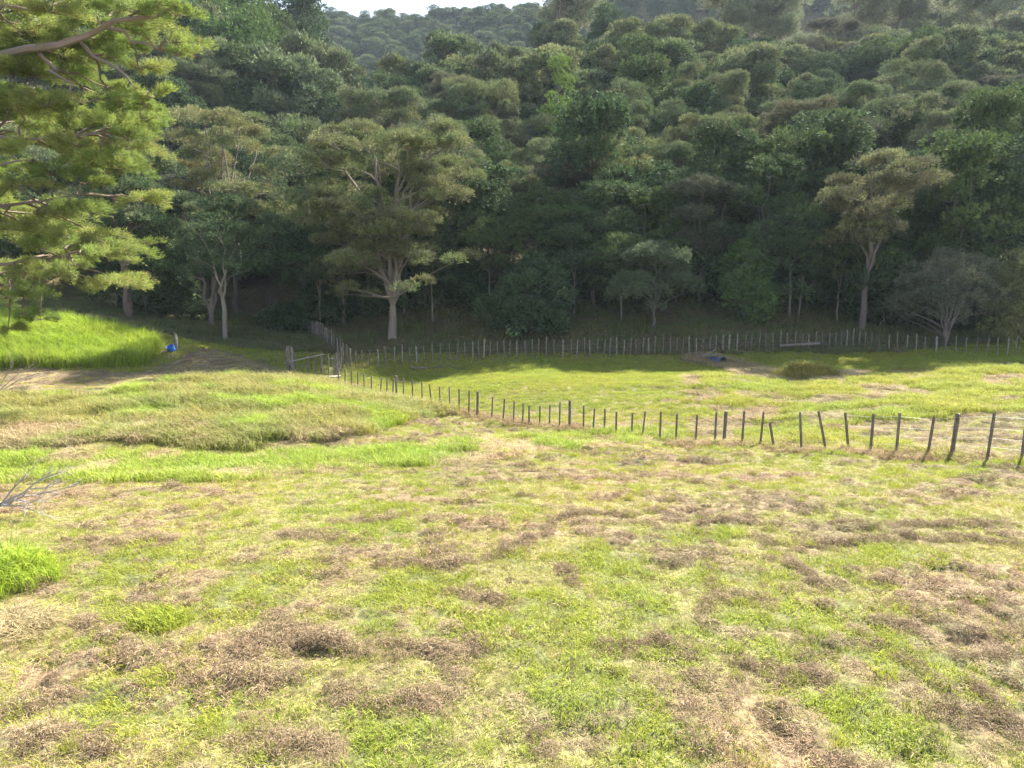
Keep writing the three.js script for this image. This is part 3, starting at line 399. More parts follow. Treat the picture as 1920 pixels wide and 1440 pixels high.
// ---------------------------------------------------------------- fences
const woodMats = [[0.13, 0.105, 0.085], [0.17, 0.145, 0.125], [0.21, 0.19, 0.165], [0.30, 0.28, 0.25]].map((c, i) => {
  const tex = noiseTexture(128, 1, i, (u, v) => { const q = 0.75 + 0.35 * (wrapNoise(u, v * 0.12, 64, i) - 0.5) + 0.3 * (wrapNoise(u, v, 8, i + 9) - 0.5); return [q, q, q]; });
  return new THREE.MeshStandardMaterial({ color: new THREE.Color().setRGB(...c.map(v => v * 1.7)), map: tex, roughness: 0.9 });
});
function postGeo(seed, w, t, round) { // a post one metre tall with worn, slightly twisted edges, foot at 0
  const r = rng(seed), n = round ? 9 : 8, pos = [], idx = [], uv = [], L = 5;
  for (let j = 0; j <= L; j++) for (let k = 0; k < n; k++) {
    const a = (k + 0.5) / n * 6.283 + 0.05 * j * (r() - 0.5); let x, z;
    if (round) { x = Math.cos(a) * w; z = Math.sin(a) * w; } else { const q = [[1, 0.8], [0.8, 1], [-0.8, 1], [-1, 0.8], [-1, -0.8], [-0.8, -1], [0.8, -1], [1, -0.8]][k]; x = q[0] * w; z = q[1] * t; }
    const s = 0.93 + 0.14 * r(); pos.push(x * s, j / L * (1 + 0.02 * r()) - (j === 0 ? 0.25 : 0), z * s); uv.push(k / n, j / L);
  }
  for (let j = 0; j < L; j++) for (let k = 0; k < n; k++) { const a = j * n + k, b = j * n + (k + 1) % n; idx.push(a, a + n, b, b, a + n, b + n); }
  const c = pos.length / 3; pos.push(0, 1.01, 0); uv.push(0.5, 1); for (let k = 0; k < n; k++) idx.push(L * n + k, c, L * n + (k + 1) % n);
  let g = new THREE.BufferGeometry(); g.setAttribute('position', new THREE.Float32BufferAttribute(pos, 3)); g.setAttribute('uv', new THREE.Float32BufferAttribute(uv, 2)); g.setIndex(idx); g = g.toNonIndexed(); g.computeVertexNormals(); return g;
}
const battens = [1, 2, 3, 4].map(s => postGeo(s, 0.03, 0.024, false)), posts = [5, 6].map(s => postGeo(s, 0.055, 0.055, true));
const wireMat = new THREE.MeshStandardMaterial({ color: new THREE.Color().setRGB(0.3, 0.3, 0.3), roughness: 0.5, metalness: 0.8 });
function addPost(root, x, z, h, leanX, leanZ, thick, mi, i) {
  const m = mesh(thick ? 'post' : 'batten', thick ? posts[i % 2] : battens[i % 4], woodMats[mi], root);
  m.position.set(x, groundH(x, z), z); m.scale.set(1, h, 1); m.rotation.set(leanZ, (i * 1.37) % 0.6 - 0.3, leanX); return m;
}
function wires(root, pts, heights, rad = 0.0032) {
  heights.forEach(h => { const c = new THREE.CatmullRomCurve3(pts.map(([x, z, hh]) => new THREE.Vector3(x, groundH(x, z) + h * hh, z)), false, 'catmullrom', 0.1); mesh('wire', new THREE.TubeGeometry(c, Math.min(260, pts.length * 2), rad, 4), wireMat, root); });
}
{ // the near fence, post by post as the photograph shows them: [foot px, foot py, top px, top py, thick]
  const P = [[1990, 872, 1992, 772, 0], [1915, 867, 1917, 774, 0], [1851, 863, 1858, 777, 0], [1784, 857, 1791, 778, 1], [1739, 855, 1745, 781, 0], [1680, 854, 1680, 775, 0], [1632, 848, 1632, 772, 0], [1591, 847, 1579, 771, 0], [1549, 846, 1532, 769, 0], [1503, 843, 1496, 770, 0], [1452, 840, 1439, 787, 0], [1425, 838, 1428, 772, 0], [1391, 835, 1393, 771, 0], [1357, 833, 1358, 770, 1], [1340, 832, 1341, 772, 0], [1304, 830, 1305, 774, 0], [1267, 828, 1268, 774, 0], [1237, 828, 1238, 774, 0], [1204, 822, 1208, 771, 0], [1184, 818, 1185, 772, 0], [1155, 808, 1155, 764, 0], [1133, 806, 1134, 761, 0], [1112, 803, 1114, 759, 0], [1094, 802, 1094, 756, 0], [1068, 801, 1068, 748, 1], [1049, 796, 1050, 749, 0], [1030, 792, 1031, 751, 0], [1012, 790, 1012, 752, 0], [992, 788, 992, 751, 0], [980, 791, 981, 751, 0], [963, 790, 964, 748, 0], [943, 789, 946, 745, 0], [922, 782, 924, 739, 0], [895, 777, 896, 729, 1], [879, 775, 880, 728, 0], [861, 771, 861, 726, 0], [844, 768, 843, 723, 0], [825, 762, 825, 720, 0], [810, 761, 806, 718, 0], [792, 758, 792, 718, 0], [774, 755, 774, 714, 0], [757, 752, 757, 711, 0], [744, 750, 744, 707, 1], [736, 747, 739, 710, 0], [725, 744, 727, 708, 0], [713, 741, 716, 706, 0], [697, 740, 698, 704, 0], [683, 737, 684, 701, 0], [671, 733, 672, 699, 0], [659, 728, 660, 695, 0], [647, 725, 649, 693, 0], [635, 721, 636, 690, 0]];
  const root = thing('near_fence', 'long wire fence of thin dark wooden battens slanting between the two paddocks', 'fence', 0, 0, 0), line = [];
  P.forEach(([fx, fy, tx, ty, thick], i) => { const d = fenceDepth(fx), x = at(fx, fy, d).x, h = (fy - ty) * d / F * 1.03 / Math.cos(PITCH * 0.3); addPost(root, x, -d, h, -(tx - fx) / (fy - ty), (hash2(i, 1, 1) - 0.5) * 0.08, thick, hash2(i, 2, 1) < 0.6 ? 0 : 1, i); line.push([x, -d, clamp(h, 0.95, 1.2)]); });
  wires(root, line, [0.25, 0.45, 0.66, 0.92]);
}
function run(name, label, path, spacing, h, mis, wireHs) { // a fence along [px, depth] points
  const root = thing(name, label, 'fence', 0, 0, 0), pts = path.map(([px, d]) => [PY(px, d), -d]), line = []; let left = 0, n = 0; const r = rng(name.length * 31);
  for (let i = 1; i < pts.length; i++) {
    const [a, b] = [pts[i - 1], pts[i]], L = Math.hypot(b[0] - a[0], b[1] - a[1]);
    for (let s = left; s < L; s += spacing * (0.75 + 0.5 * r())) { const x = mix(a[0], b[0], s / L), z = mix(a[1], b[1], s / L), thick = n % 9 === 0; addPost(root, x, z, h * (0.9 + 0.2 * r()) * (thick ? 1.08 : 1), (r() - 0.5) * 0.1, (r() - 0.5) * 0.06, thick, mis[Math.floor(r() * mis.length)], n++); line.push([x, z, h]); left = spacing * 0.5; }
  }
  wires(root, line, wireHs, 0.003); return root;
}
const farFence = run('far_fence', 'straight pale batten and wire fence along the foot of the forest bank', [[655, 41], [900, 42], [1100, 42.5], [1300, 43], [1550, 44], [1605, 44.5]], 0.44, 1.06, [0, 1, 1, 2], [0.3, 0.5, 0.7, 0.92]);
run('end_fence', 'low shaded wire fence running on from the bend past the fan-stemmed shrub', [[1612, 44.5], [1750, 42], [1920, 39.8], [2020, 38.6]], 0.46, 0.95, [0, 1, 1, 2], [0.3, 0.55, 0.9]);
run('valley_fence', 'pale batten fence running back up the shaded valley into the trees', [[648, 41.5], [628, 43.5], [600, 47], [570, 52], [535, 57], [500, 63]], 0.55, 1.1, [1, 1, 2, 2], [0.4, 0.85]);
run('yard_fence', 'short ragged fence of uneven sticks joining the braced corner post', [[640, 40.6], [622, 37], [598, 36.6], [560, 36.8], [546, 36.8]], 0.5, 1.3, [0, 1, 1], [0.45, 0.85]);
{ // rails and the braced corner post
  const rail = mesh('rail', new THREE.BoxGeometry(2.7, 0.14, 0.04), woodMats[1], farFence), x = PY(1500, 43.6); rail.position.set(x, groundH(x, -43.5) + 0.42, -43.5); rail.rotation.set(0, 0.13, 0.05);
  const d = 36.6, cx = PY(538, d), c = thing('corner_post', 'stout corner post with a slanting wooden brace at the end of the track', 'post', cx, groundH(cx, -d), -d);
  const p = mesh('post', posts[0], woodMats[1], c); p.scale.set(1.9, 1.5, 1.9); const p2 = mesh('post', posts[1], woodMats[2], c); p2.scale.set(1.2, 1.45, 1.2); p2.position.set(0.17, 0, -0.1);
  const b = mesh('brace', posts[1], woodMats[1], c); b.scale.set(1.1, 0.95, 1.1); b.position.set(0.42, 0.02, 0.05); b.rotation.z = 0.5;
  const rl = mesh('rail', posts[0], woodMats[3], c); rl.scale.set(0.55, 1.75, 0.55); rl.position.set(0.2, 0.72, 0); rl.rotation.z = -1.36;
  const d2 = 35.2, bx = PY(618, d2), by = groundH(bx, -d2), box = thing('timber_culvert', 'small weathered timber footbridge box under the fence corner', 'culvert', bx, by, -d2, 0.3);
  for (let i = 0; i < 3; i++) { const m = mesh('plank', new THREE.BoxGeometry(0.95, 0.05, 0.17), woodMats[1 + i % 2], box); m.position.set(0, 0.34, (i - 1) * 0.19); m.rotation.z = 0.02 * (i - 1); }
  for (const s of [-1, 1]) { const m = mesh('side_board', new THREE.BoxGeometry(0.06, 0.5, 0.52), woodMats[0], box); m.position.set(s * 0.36, 0.06, 0); }
}
// ---------------------------------------------------------------- smaller things
{ // blue tub and its stake
  const [x, y, z] = onGround(322, 660), t = thing('blue_tub', 'bright blue plastic tub lying tilted at the foot of the grass mound', 'tub', x, y, z, 0.5); t.scale.setScalar(0.85);
  const m = new THREE.MeshStandardMaterial({ color: new THREE.Color().setRGB(0.03, 0.13, 0.42), roughness: 0.45, side: THREE.DoubleSide });
  const prof = [[0.001, 0], [0.2, 0], [0.225, 0.02], [0.25, 0.2], [0.262, 0.36], [0.25, 0.36], [0.238, 0.2], [0.2, 0.04], [0.001, 0.035]].map(([a, b]) => new THREE.Vector2(a, b));
  const b = mesh('tub_body', new THREE.LatheGeometry(prof, 28), m, t); b.rotation.set(0.3, 0, 0.42); b.position.set(0.05, 0.06, 0);
  const rim = mesh('rim', new THREE.TorusGeometry(0.262, 0.018, 8, 28), m, b); rim.rotation.x = Math.PI / 2; rim.position.y = 0.36;
  const s = thing('dark_stake', 'dark leaning wooden stake behind the blue tub', 'stake', x + 0.02, groundH(x, z - 0.45), z - 0.45);
  const p = mesh('stake_shaft', posts[0], woodMats[0], s); p.scale.set(0.8, 0.95, 0.8); p.rotation.z = 0.03; const bt = mesh('batten', battens[1], woodMats[3], s); bt.scale.set(1, 0.85, 1); bt.position.set(0.09, 0, 0.02);
}
{ // culvert pipe with a plank over it
  const [x, y, z] = onGround(1348, 681), t = thing('culvert_pipe', 'dark blue-grey corrugated culvert pipe sticking out of the drain bank', 'pipe', x, y, z, -1.05);
  const m = new THREE.MeshStandardMaterial({ color: new THREE.Color().setRGB(0.06, 0.075, 0.12), roughness: 0.5, side: THREE.DoubleSide }), prof = [];
  for (let i = 0; i <= 20; i++) prof.push(new THREE.Vector2(0.29 + 0.018 * (i % 2), i * 0.05)); for (let i = 20; i >= 0; i -= 5) prof.push(new THREE.Vector2(0.26, i * 0.05));
  const p = mesh('pipe_wall', new THREE.LatheGeometry(prof, 24), m, t); p.rotation.set(0, 0, Math.PI / 2 + 0.05); p.position.set(0.3, 0.1, 0);
  const lip = mesh('lip', new THREE.TorusGeometry(0.3, 0.025, 8, 24), m, t); lip.rotation.y = Math.PI / 2; lip.position.set(0.3, 0.1, 0);
  const q = thing('drain_plank', 'grey plank lying across the top of the culvert pipe', 'plank', x - 0.5, y + 0.5, z - 0.1, 0.25); const b = mesh('board', new THREE.BoxGeometry(1.3, 0.05, 0.2), woodMats[1], q); b.rotation.z = 0.04;
  const s = mesh('stick', posts[1], woodMats[3], q); s.scale.set(0.35, 0.6, 0.35); s.rotation.z = -1.1; s.position.set(-0.25, 0.03, 0.05);
}
function deadBranch(name, label, seed, px, py, dirs, base, L, tone = 1) { // a fallen dead limb with bare twigs
  const r = rng(seed), o = onGround(px, py), t = thing(name, label, 'branch', ...o), limb = new GB(), twig = new GB(), col = [0.30, 0.265, 0.24].map(v => v * tone);
  const log = wobble([-0.9, base, -0.1], [0.1, base * 0.8, 0], 4, 0.08, r); tube(limb, log, 0.075, 0.06, 8, [0.36, 0.31, 0.28].map(v => v * tone), r);
  for (const [dx, dy, dz, l] of dirs) {
    const e = [dx * l * L, base + dy * l * L, dz * l * L], m = wobble(log[4], e, 6, 0.16, r, -0.05); tube(limb, m, 0.022, 0.006, 5, col, r);
    for (let i = 0; i < 9; i++) { const p = at3(m, 0.25 + 0.75 * r()), dd = norm([dx + (r() - 0.5) * 1.3, dy + (r() - 0.35) * 1.1, dz + (r() - 0.5) * 1.3]), f = wobble(p, add(p, dd, (0.15 + 0.4 * r()) * L), 4, 0.08, r); tube(twig, f, 0.007, 0.003, 3, col, r); for (let k = 0; k < 2; k++) { const p2 = at3(f, 0.3 + 0.6 * r()); tube(twig, [p2, add(p2, norm([dd[0] + (r() - 0.5), dd[1] + (r() - 0.3), dd[2] + (r() - 0.5)]), 0.12 + 0.15 * r())], 0.004, 0.002, 3, col, r); } }
  }
  mesh('limb', limb.geo(), barkMat, t); mesh('twigs', twig.geo(), barkMat, t); return t;
}
deadBranch('fallen_branch', 'fallen dead grey limb with bare twigs reaching over the mown grass', 61, -6, 968, [[1, 0.45, -0.2, 1], [1, 0.3, 0, 1.15], [1, 0.15, -0.35, 1.1], [1, 0.1, 0.25, 1], [0.8, 0.75, -0.2, 0.75], [1, -0.06, 0.4, 1]], 0.28, 1.15);
deadBranch('dead_bough', 'bleached dead twiggy bough on the brown track below the grass mound', 62, -10, 745, [[1, 0.4, 0, 1], [1, 0.15, 0.3, 1.1], [0.9, 0.65, -0.2, 0.8], [1, 0.05, 0.4, 1], [0.7, 0.9, 0, 0.7]], 0.25, 1.9);
deadBranch('fallen_stick', 'dark fallen stick lying on the shaded grass by the far fence', 63, 800, 692, [[1, 0.02, 0.1, 1], [1, 0.1, -0.1, 0.7]], 0.06, 2.2, 0.4);
{ // a plant with big leaves by the fence
  const d = 44.6, x = PY(965, d), t = thing('large_leaved_plant', 'young plant with big bright paddle leaves by the far fence', 'plant', x, groundH(x, -d), -d), r = rng(8);
  const sh = new THREE.Shape(); sh.moveTo(0, 0); sh.bezierCurveTo(0.13, 0.06, 0.17, 0.26, 0, 0.46); sh.bezierCurveTo(-0.17, 0.26, -0.13, 0.06, 0, 0);
  const g = new THREE.ShapeGeometry(sh, 5), p = g.attributes.position; for (let i = 0; i < p.count; i++) p.setZ(i, 0.35 * p.getX(i) ** 2 * 4 - 0.5 * p.getY(i) ** 2); g.computeVertexNormals();
  const m = [[0.13, 0.22, 0.06], [0.10, 0.18, 0.055], [0.16, 0.24, 0.08]].map(c => new THREE.MeshPhysicalMaterial({ color: new THREE.Color().setRGB(...c), side: THREE.DoubleSide, roughness: 0.8, transmission: 0.3, thickness: 0 }));
  const st = new GB();
  for (let i = 0; i < 34; i++) { const a = r() * 6.283, q = 0.12 + 0.6 * Math.sqrt(r()), y = 0.35 + 0.85 * r() * (1.1 - q * 0.5); const l = mesh('leaf', g, m[i % 3], t); l.position.set(Math.cos(a) * q, y, Math.sin(a) * q); l.rotation.set(-0.5 - 0.7 * r(), -a + Math.PI / 2 + (r() - 0.5), 0, 'YXZ'); l.scale.setScalar(0.75 + 0.6 * r()); if (i % 3 === 0) tube(st, wobble([0, -0.1, 0], [Math.cos(a) * q, y, Math.sin(a) * q], 3, 0.1, r), 0.02, 0.008, 4, [0.1, 0.12, 0.05], r); }
  mesh('stem', st.geo(), barkMat, t);
}

// ---------------------------------------------------------------- grass and litter
function blades(seed, o) { // a tuft: n blades over a disc
  const r = rng(seed), gb = new GB();
  for (let i = 0; i < o.n; i++) {
    const a = r() * 6.283, q = Math.sqrt(r()) * o.R, b = [Math.cos(a) * q, -0.02, Math.sin(a) * q], h = mix(o.h[0], o.h[1], r()), ba = r() * 6.283, out = o.out ?? 0;
    let dx = Math.cos(ba) * o.lean + Math.cos(a) * out, dz = Math.sin(ba) * o.lean + Math.sin(a) * out; const k = (0.4 + 0.9 * r()) * h; dx *= k; dz *= k;
    const w = o.w * (0.7 + 0.6 * r()) / 2, s = [-Math.sin(ba + r()) * w, 0, Math.cos(ba + r()) * w], c = jit(o.cols[Math.floor(r() * o.cols.length)], r, 0.2);
    const m = [b[0] + dx * 0.32, b[1] + h * 0.6, b[2] + dz * 0.32], droop = o.droop ?? 0, tip = [b[0] + dx, b[1] + h * (1 - droop * r()), b[2] + dz];
    if (o.simple) gb.tri(sub(b, s), add(b, s), tip, c);
    else { gb.quad(sub(b, s), add(b, s), add(m, s, 0.85), sub(m, s.map(v => v * 0.85)), c); gb.tri(sub(m, s.map(v => v * 0.85)), add(m, s, 0.85), tip, c); }
  }
  return gb.geo();
}
function strands(seed, o) { // loose cut stalks lying across each other
  const r = rng(seed), gb = new GB();
  for (let i = 0; i < o.n; i++) {
    const a = r() * 6.283, q = Math.sqrt(r()), p = [Math.cos(a) * q * o.R, 0.004 + o.H * (1 - q * q) * r(), Math.sin(a) * q * o.R], t = r() * 6.283, L = mix(o.L[0], o.L[1], r()), pit = (r() - 0.45) * o.pitch;
    const D = [Math.cos(t) * Math.cos(pit), Math.sin(pit), Math.sin(t) * Math.cos(pit)], s = [-Math.sin(t) * o.w / 2, (r() - 0.5) * o.w * 0.8, Math.cos(t) * o.w / 2], e = add(p, D, L), m = add(add(p, D, L / 2), [(r() - 0.5) * 0.02, L * 0.12 * r(), (r() - 0.5) * 0.02]), c = jit(o.cols[Math.floor(r() * o.cols.length)], r, 0.25);
    gb.quad(sub(p, s), add(p, s), add(m, s), sub(m, s), c); gb.tri(sub(m, s), add(m, s), e, c);
  }
  return gb.geo();
}
const G_FRESH = [[0.24, 0.29, 0.03], [0.29, 0.335, 0.04], [0.315, 0.335, 0.05], [0.20, 0.25, 0.03]], G_YELLOW = [[0.31, 0.345, 0.04], [0.34, 0.34, 0.065], [0.27, 0.32, 0.035], [0.36, 0.33, 0.11]], G_STRAW = [[0.35, 0.285, 0.15], [0.30, 0.24, 0.125], [0.38, 0.32, 0.18]], G_HAY = [[0.195, 0.145, 0.088], [0.245, 0.185, 0.112], [0.14, 0.102, 0.062], [0.32, 0.25, 0.155]], G_LUSH = [[0.28, 0.37, 0.03], [0.32, 0.40, 0.04], [0.23, 0.33, 0.03]];
const grassMat = leafMat(0.42, [1, 1, 1], 0.9), strawMat = leafMat(0.2, [1, 1, 1], 0.9);
function scatter(name, label, category, geos, mat, list) { // list of [x, z, scale, height scale, tint]
  const by = geos.map(() => []); list.forEach((p, i) => by[i % geos.length].push(p));
  const M = new THREE.Object3D(), C = new THREE.Color();
  by.forEach((l, v) => {
    if (!l.length) return;
    const m = new THREE.InstancedMesh(geos[v], mat, l.length);
    l.forEach(([x, z, s, sy, tint], i) => { M.position.set(x, groundH(x, z), z); M.rotation.set(0, hash2(i, v, 7) * 6.283, 0); M.scale.set(s, s * sy, s); M.updateMatrix(); m.setMatrixAt(i, M.matrix); m.setColorAt(i, C.setRGB(...(tint ?? [1, 1, 1]))); });
    m.name = numbered(name); shade(m); scene.add(m); tag(m, label, category, geos.length > 1 ? label : null, 'stuff');
  });
}
const shortA = [1, 2, 3].map(s => blades(s, { n: 130, R: 0.16, h: [0.025, 0.095], w: 0.006, lean: 0.8, cols: [...G_YELLOW, ...G_FRESH], droop: 0.35, simple: true }));
const freshA = [4, 5].map(s => blades(s, { n: 100, R: 0.15, h: [0.04, 0.15], w: 0.0068, lean: 0.7, cols: [...G_FRESH, G_FRESH[1], G_YELLOW[0]], droop: 0.3 }));
const strawA = [6, 7].map(s => strands(s, { n: 70, R: 0.2, H: 0.02, L: [0.03, 0.1], w: 0.0038, pitch: 0.6, cols: [...G_STRAW, ...G_YELLOW] }));
const hayA = [8, 9, 10].map(s => strands(s, { n: 200, R: 0.17, H: 0.085, L: [0.03, 0.10], w: 0.005, pitch: 0.9, cols: G_HAY }));
const medA = [11, 12].map(s => blades(s, { n: 80, R: 0.22, h: [0.12, 0.34], w: 0.011, lean: 0.7, cols: [...G_FRESH, ...G_YELLOW], droop: 0.45 }));
const lushA = [13, 14, 15].map(s => blades(s, { n: 85, R: 0.26, h: [0.3, 0.75], w: 0.013, lean: 0.7, cols: G_LUSH, droop: 0.5 }));
const dryA = [16, 17].map(s => blades(s, { n: 90, R: 0.2, h: [0.15, 0.42], w: 0.010, lean: 0.9, cols: G_STRAW, droop: 0.75, out: 0.7 }));
const roughA = [18, 19].map(s => blades(s, { n: 80, R: 0.25, h: [0.15, 0.5], w: 0.013, lean: 0.8, cols: [[0.25, 0.29, 0.05], [0.29, 0.31, 0.07], [0.31, 0.285, 0.12], [0.21, 0.26, 0.045]], droop: 0.6 }));
const bankA = [20, 21].map(s => blades(s, { n: 70, R: 0.25, h: [0.1, 0.42], w: 0.014, lean: 1.0, cols: [[0.15, 0.21, 0.05], [0.19, 0.19, 0.08], [0.13, 0.18, 0.045], [0.24, 0.19, 0.11], [0.17, 0.23, 0.055]], droop: 0.6 }));
{
  const r = rng(2024), L = { short: [], fresh: [], straw: [], hay: [], med: [], lush: [], dry: [], rough: [], shade: [], bank: [] };
  const tintOf = (x, d) => { const n = fbm(x * 0.5, d * 0.5, 81, 2), q = 0.85 + 0.3 * vnoise(x * 3, d * 3, 82); return [q * (0.9 + 0.25 * n), q, q * (0.9 + 0.2 * n)]; };
  for (let d = 4.5; d < 57; d += 0.16 + d * 0.0018) {
    const st = 0.16 + d * 0.0018;
    for (let x = -0.86 * d - 1.5; x < 0.86 * d + 1.5; x += st) {
      const X = x + (r() - 0.5) * st, D = d + (r() - 0.5) * st, z = -D, c = cover(X, z), tint = tintOf(X, D), u = r(), s = 0.9 + 0.35 * r() + D * 0.006;
      const wx = X + 2.2 * (fbm(X * 0.7, D * 0.7, 51, 3) - 0.5), wz = z + 2.6 * (fbm(X * 0.7 + 50, D * 0.7, 53, 3) - 0.5);
      const inMound = D > 30 && X < -14 && inside(X, z, moundPoly), inLong = D > 19 && D < 35 && inside(wx, wz, longPoly), inDirt = D > 27 && inside(wx, wz, dirtPoly);
      const ditch = D > 14 && D < 27 ? polyDist(X, z, ditchPath) + 1.2 * (c.n2 - 0.5) : 9, drain = D > 28 ? polyDist(X, z, drainPath) : 9, fn = D > 15 && D < 38 ? polyDist(X, z, fenceLine) : 9;
      if (inMound) { L.lush.push([X, z, s, 0.8 + 0.5 * r(), tint]); continue; }
      if (D > 43 + 1.5 * (c.n1 - 0.5)) { if (u < 0.5) { const q = vnoise(X * 0.6, D * 0.8, 99); L.bank.push([X, z, s * 1.1, D < 45 ? 0.35 + 0.3 * r() : 0.3 + 1.3 * q * r(), tint]); } else if (u < 0.75) L.hay.push([X, z, s * 1.2, 1.2, tint]); continue; }
      if (inDirt) { if (u < 0.35) L.hay.push([X, z, s, 0.5, tint]); else if (u < 0.6) L.straw.push([X, z, s, 1, tint]); else if (u < 0.75 || c.green > 0.5) L.short.push([X, z, s, 1, tint]); continue; }
      if (inLong) {
        const n = fbm(X * 0.45, D * 0.6, 91, 3), edge = sstep(24.5, 21, D);
        if (edge > 0.35 && n > 0.4 && u < 0.6) L.dry.push([X, z, s * 1.05, 0.7 + 0.4 * n, tint]);
        else if (n > 0.58) { if (u < 0.6) L.rough.push([X, z, s * 1.1, 1.0, [1.1, 0.98, 0.95]]); else L.dry.push([X, z, s * 0.9, 0.7, tint]); }
        else if (n < 0.42 && edge < 0.5) L.lush.push([X, z, s * 0.9, 0.5 + 0.25 * r(), [tint[0] * 0.95, tint[1] * 0.95, tint[2]]]);
        else L.rough.push([X, z, s, 0.8 + 0.4 * r(), tint]);
        continue;
      }
      if (drain < 1.1) { if (u < 0.6) L.dry.push([X, z, s, 0.6, tint]); else L.hay.push([X, z, s, 1, tint]); continue; }
      if (ditch < 1.7) {
        const q = fbm(X * 0.7, D * 2.2, 95, 3);
        if (q > 0.5) { if (u < 0.55) L.dry.push([X, z, s * 0.9, 0.45, tint]); else L.straw.push([X, z, s, 1.3, tint]); }
        else L.med.push([X, z, s, 0.6 + 0.6 * r(), [0.92 * tint[0], 1.06 * tint[1], tint[2]]]);
        continue;
      }
      if (fn < 0.55 && D > 17 && u < 0.5) { L.dry.push([X, z, s * 0.8, 0.5 + 0.4 * r(), [0.9, 0.82, 0.78]]); continue; }
      const beyond = D > 16 && X > mix(12.3, -9.1, clamp((D - 16.8) / 18.6));
      if (beyond && inside(wx, wz, scrape)) { if (u < 0.45) L.hay.push([X, z, s * 0.8, 0.5 + 0.6 * r(), tint]); else if (u < 0.75) L.straw.push([X, z, s, 1, tint]); else L.short.push([X, z, s, 1, tint]); continue; }
      if (beyond) { // second paddock
        const rough = sstep(6, 14, X + (33 - D) * 0.2) * (1 - sstep(36, 39, D)), q = fbm(X * 0.7, D * 1.1, 97, 3);
        if (rough > 0.2 && q > 0.58) { if (u < 0.4) L.dry.push([X, z, s * 0.8, 0.45, tint]); else if (u < 0.75) L.straw.push([X, z, s, 1, tint]); else L.hay.push([X, z, s, 0.8, tint]); }
        else if (rough > 0.2 && q < 0.5) L.med.push([X, z, s, 0.5 + 0.5 * r(), tint]);
        else { if (D < 30 && c.hay > 0.6 && u < 0.6) L.straw.push([X, z, s, 1, tint]); else if (u < 0.6 || D > 33) L.fresh.push([X, z, s, 0.8, tint]); else L.short.push([X, z, s, 1.2, tint]); }
        continue;
      }
      if (D > 34) { if (u < 0.65) L.fresh.push([X, z, s, 0.9, tint]); else L.straw.push([X, z, s, 1, tint]); continue; }
      // mown foreground
      if (u < c.hay * 0.78 + 0.04) L.hay.push([X, z, s * (0.4 + 0.65 * r()), 0.3 + 1.0 * r() * r() * c.hay + (vnoise(X * 2.2, D * 5, 88) > 0.68 ? 1.0 : 0), tint]);
      else if (c.green > 0.4 && u < c.green * 0.62) L.fresh.push([X, z, s, 0.55 + 0.4 * r(), tint]);
      else if (u < 0.22) L.straw.push([X, z, s, 1, tint]);
      else L.short.push([X, z, s, 0.8 + 0.4 * r(), tint]);
      for (let k = 0; k < 3; k++) if (r() < 0.1 + 0.3 * c.hay) L.hay.push([X + 0.16 * (r() - 0.5), z + 0.16 * (r() - 0.5), 0.16 + 0.3 * r(), 1.2 + 2.0 * r() * r(), tint]);
      if (r() < 0.04) L.fresh.push([X, z, 0.6 * s, 1.3 + 0.6 * r(), tint]);
      if (r() < 0.2) L.straw.push([X + 0.08, z, s, 0.9, tint]);
    }
  }
  for (const [wi, w] of WINDROWS.entries()) for (let i = 1; i < w.length; i++) { // raked lines of cut grass
    const [a, b] = [w[i - 1], w[i]], n = Math.hypot(b[0] - a[0], b[1] - a[1]);
    for (let s = 0; s < n; s += 0.03) { const dens = fbm(s * 1.1 + i * 9, a[0] * 3, 14, 2) - 0.5 * Math.abs(s / n - 0.5) + 0.15; if (r() > dens * (wi > 28 ? 0.35 : 1.7)) continue; const t = s / n, q = (r() + r() - 1) * 0.26, X = mix(a[0], b[0], t) + (r() - 0.5) * 0.15, z = mix(a[1], b[1], t) + q + 0.5 * (fbm(s * 0.9, i, 4, 2) - 0.5); L.hay.push([X, z, 0.45 + 0.5 * r(), 0.8 + 2.2 * r() * r() * (1 - Math.abs(q) * 3), [0.95, 0.93, 0.92]]); }
  }
  console.log(Object.entries(L).map(([k, v]) => k + ' ' + v.length).join(', '));
  scatter('mown_grass', 'short yellow-green mown grass across the paddocks', 'grass', shortA, grassMat, L.short);
  scatter('fresh_grass', 'fresh green short grass in patches of the paddocks', 'grass', freshA, grassMat, L.fresh);
  scatter('straw_litter', 'pale straw scattered through the mown grass', 'straw', strawA, strawMat, L.straw);
  scatter('hay_clippings', 'brown dried grass clippings in patches and raked lines', 'hay', hayA, strawMat, L.hay);
  scatter('ditch_grass', 'bright knee-high grass along the ditch', 'grass', medA, grassMat, L.med);
  scatter('tall_grass', 'tall lush yellow-green grass on the mound', 'grass', lushA, grassMat, L.lush);
  scatter('dry_tussocks', 'pale drooping dead grass in the ditch and along the fence', 'grass', dryA, strawMat, L.dry);
  scatter('rough_grass', 'long rough seeding grass on the low rise', 'grass', roughA, grassMat, L.rough);
  scatter('bank_growth', 'dull rough growth on the shaded bank below the forest', 'undergrowth', bankA, grassMat, L.bank);
}
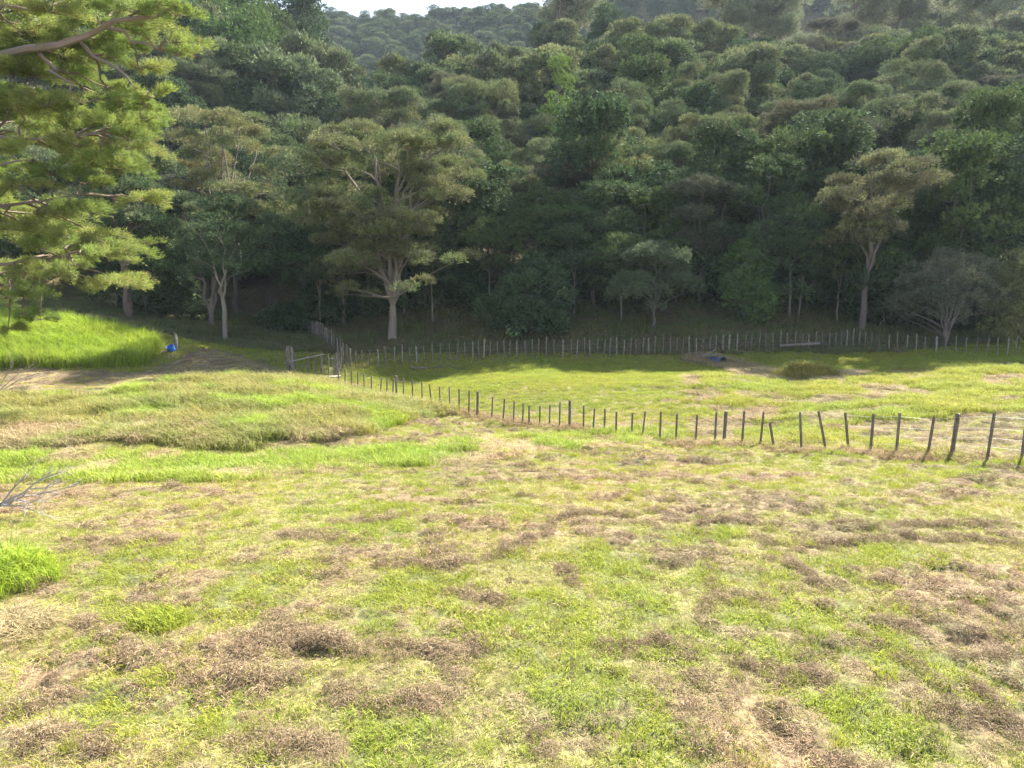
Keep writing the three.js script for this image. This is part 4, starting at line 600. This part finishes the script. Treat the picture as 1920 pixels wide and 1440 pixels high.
function clump(name, label, px, py, geo, mat, s, n, R, sy, seed) { // a single big clump made of many tufts
  const o = onGround(px, py), r = rng(seed), t = thing(name, label, 'grass clump', ...o), gp = geo.attributes.position, gc = geo.attributes.color, P = [], C = [];
  for (let i = 0; i < n; i++) { const a = r() * 6.283, q = Math.sqrt(r()) * R, x = Math.cos(a) * q * 1.4, z = Math.sin(a) * q, tl = (r() - 0.5) * 0.5, k = s * (1.15 - 0.5 * q / R), y = groundH(o[0] + x, o[2] + z) - o[1] + 0.25 * R * (1 - (q / R) ** 2) * 0.6, e = Math.cos(a * 3), f = Math.sin(a * 3); for (let j = 0; j < gp.count; j++) { const X = gp.getX(j) * k, Y = gp.getY(j) * k * sy, Z = gp.getZ(j) * k; P.push(x + X * e - Z * f + tl * Y, y + Y, z + X * f + Z * e); C.push(gc.getX(j), gc.getY(j), gc.getZ(j)); } }
  const g = new THREE.BufferGeometry(); g.setAttribute('position', new THREE.Float32BufferAttribute(P, 3)); g.setAttribute('color', new THREE.Float32BufferAttribute(C, 3)); g.computeVertexNormals(); mesh('blades', g, mat, t); return t;
}
clump('lush_tussock', 'tall glowing yellow-green tussock above the heap of dry straw', -10, 1092, lushA[0], grassMat, 0.95, 30, 0.6, 0.95, 3);
clump('straw_heap', 'heap of pale dry straw beside the lush tussock', 15, 1182, dryA[0], strawMat, 0.75, 36, 0.42, 0.75, 4);
clump('drain_tussock', 'big rounded straw-coloured tussock on the drain bank past the culvert', 1510, 708, roughA[1], leafMat(0.3, [1.2, 0.98, 0.9]), 1.75, 60, 1.15, 1.25, 5);
clump('green_tussock', 'lone dark green tuft on top of the long grass rise', 395, 738, lushA[1], leafMat(0.22, [0.6, 0.75, 0.8]), 1.1, 12, 0.45, 0.7, 6);
clump('rust_tussock', 'small reddish dry tussock just beyond the leaning battens', 1563, 808, dryA[1], leafMat(0.2, [0.8, 0.62, 0.55]), 0.9, 14, 0.3, 0.9, 7);
clump('mown_tuft', 'uncut green tuft among the brown clippings', 300, 1168, freshA[0], grassMat, 1.7, 12, 0.2, 1.1, 8);

renderer.render(scene, camera);
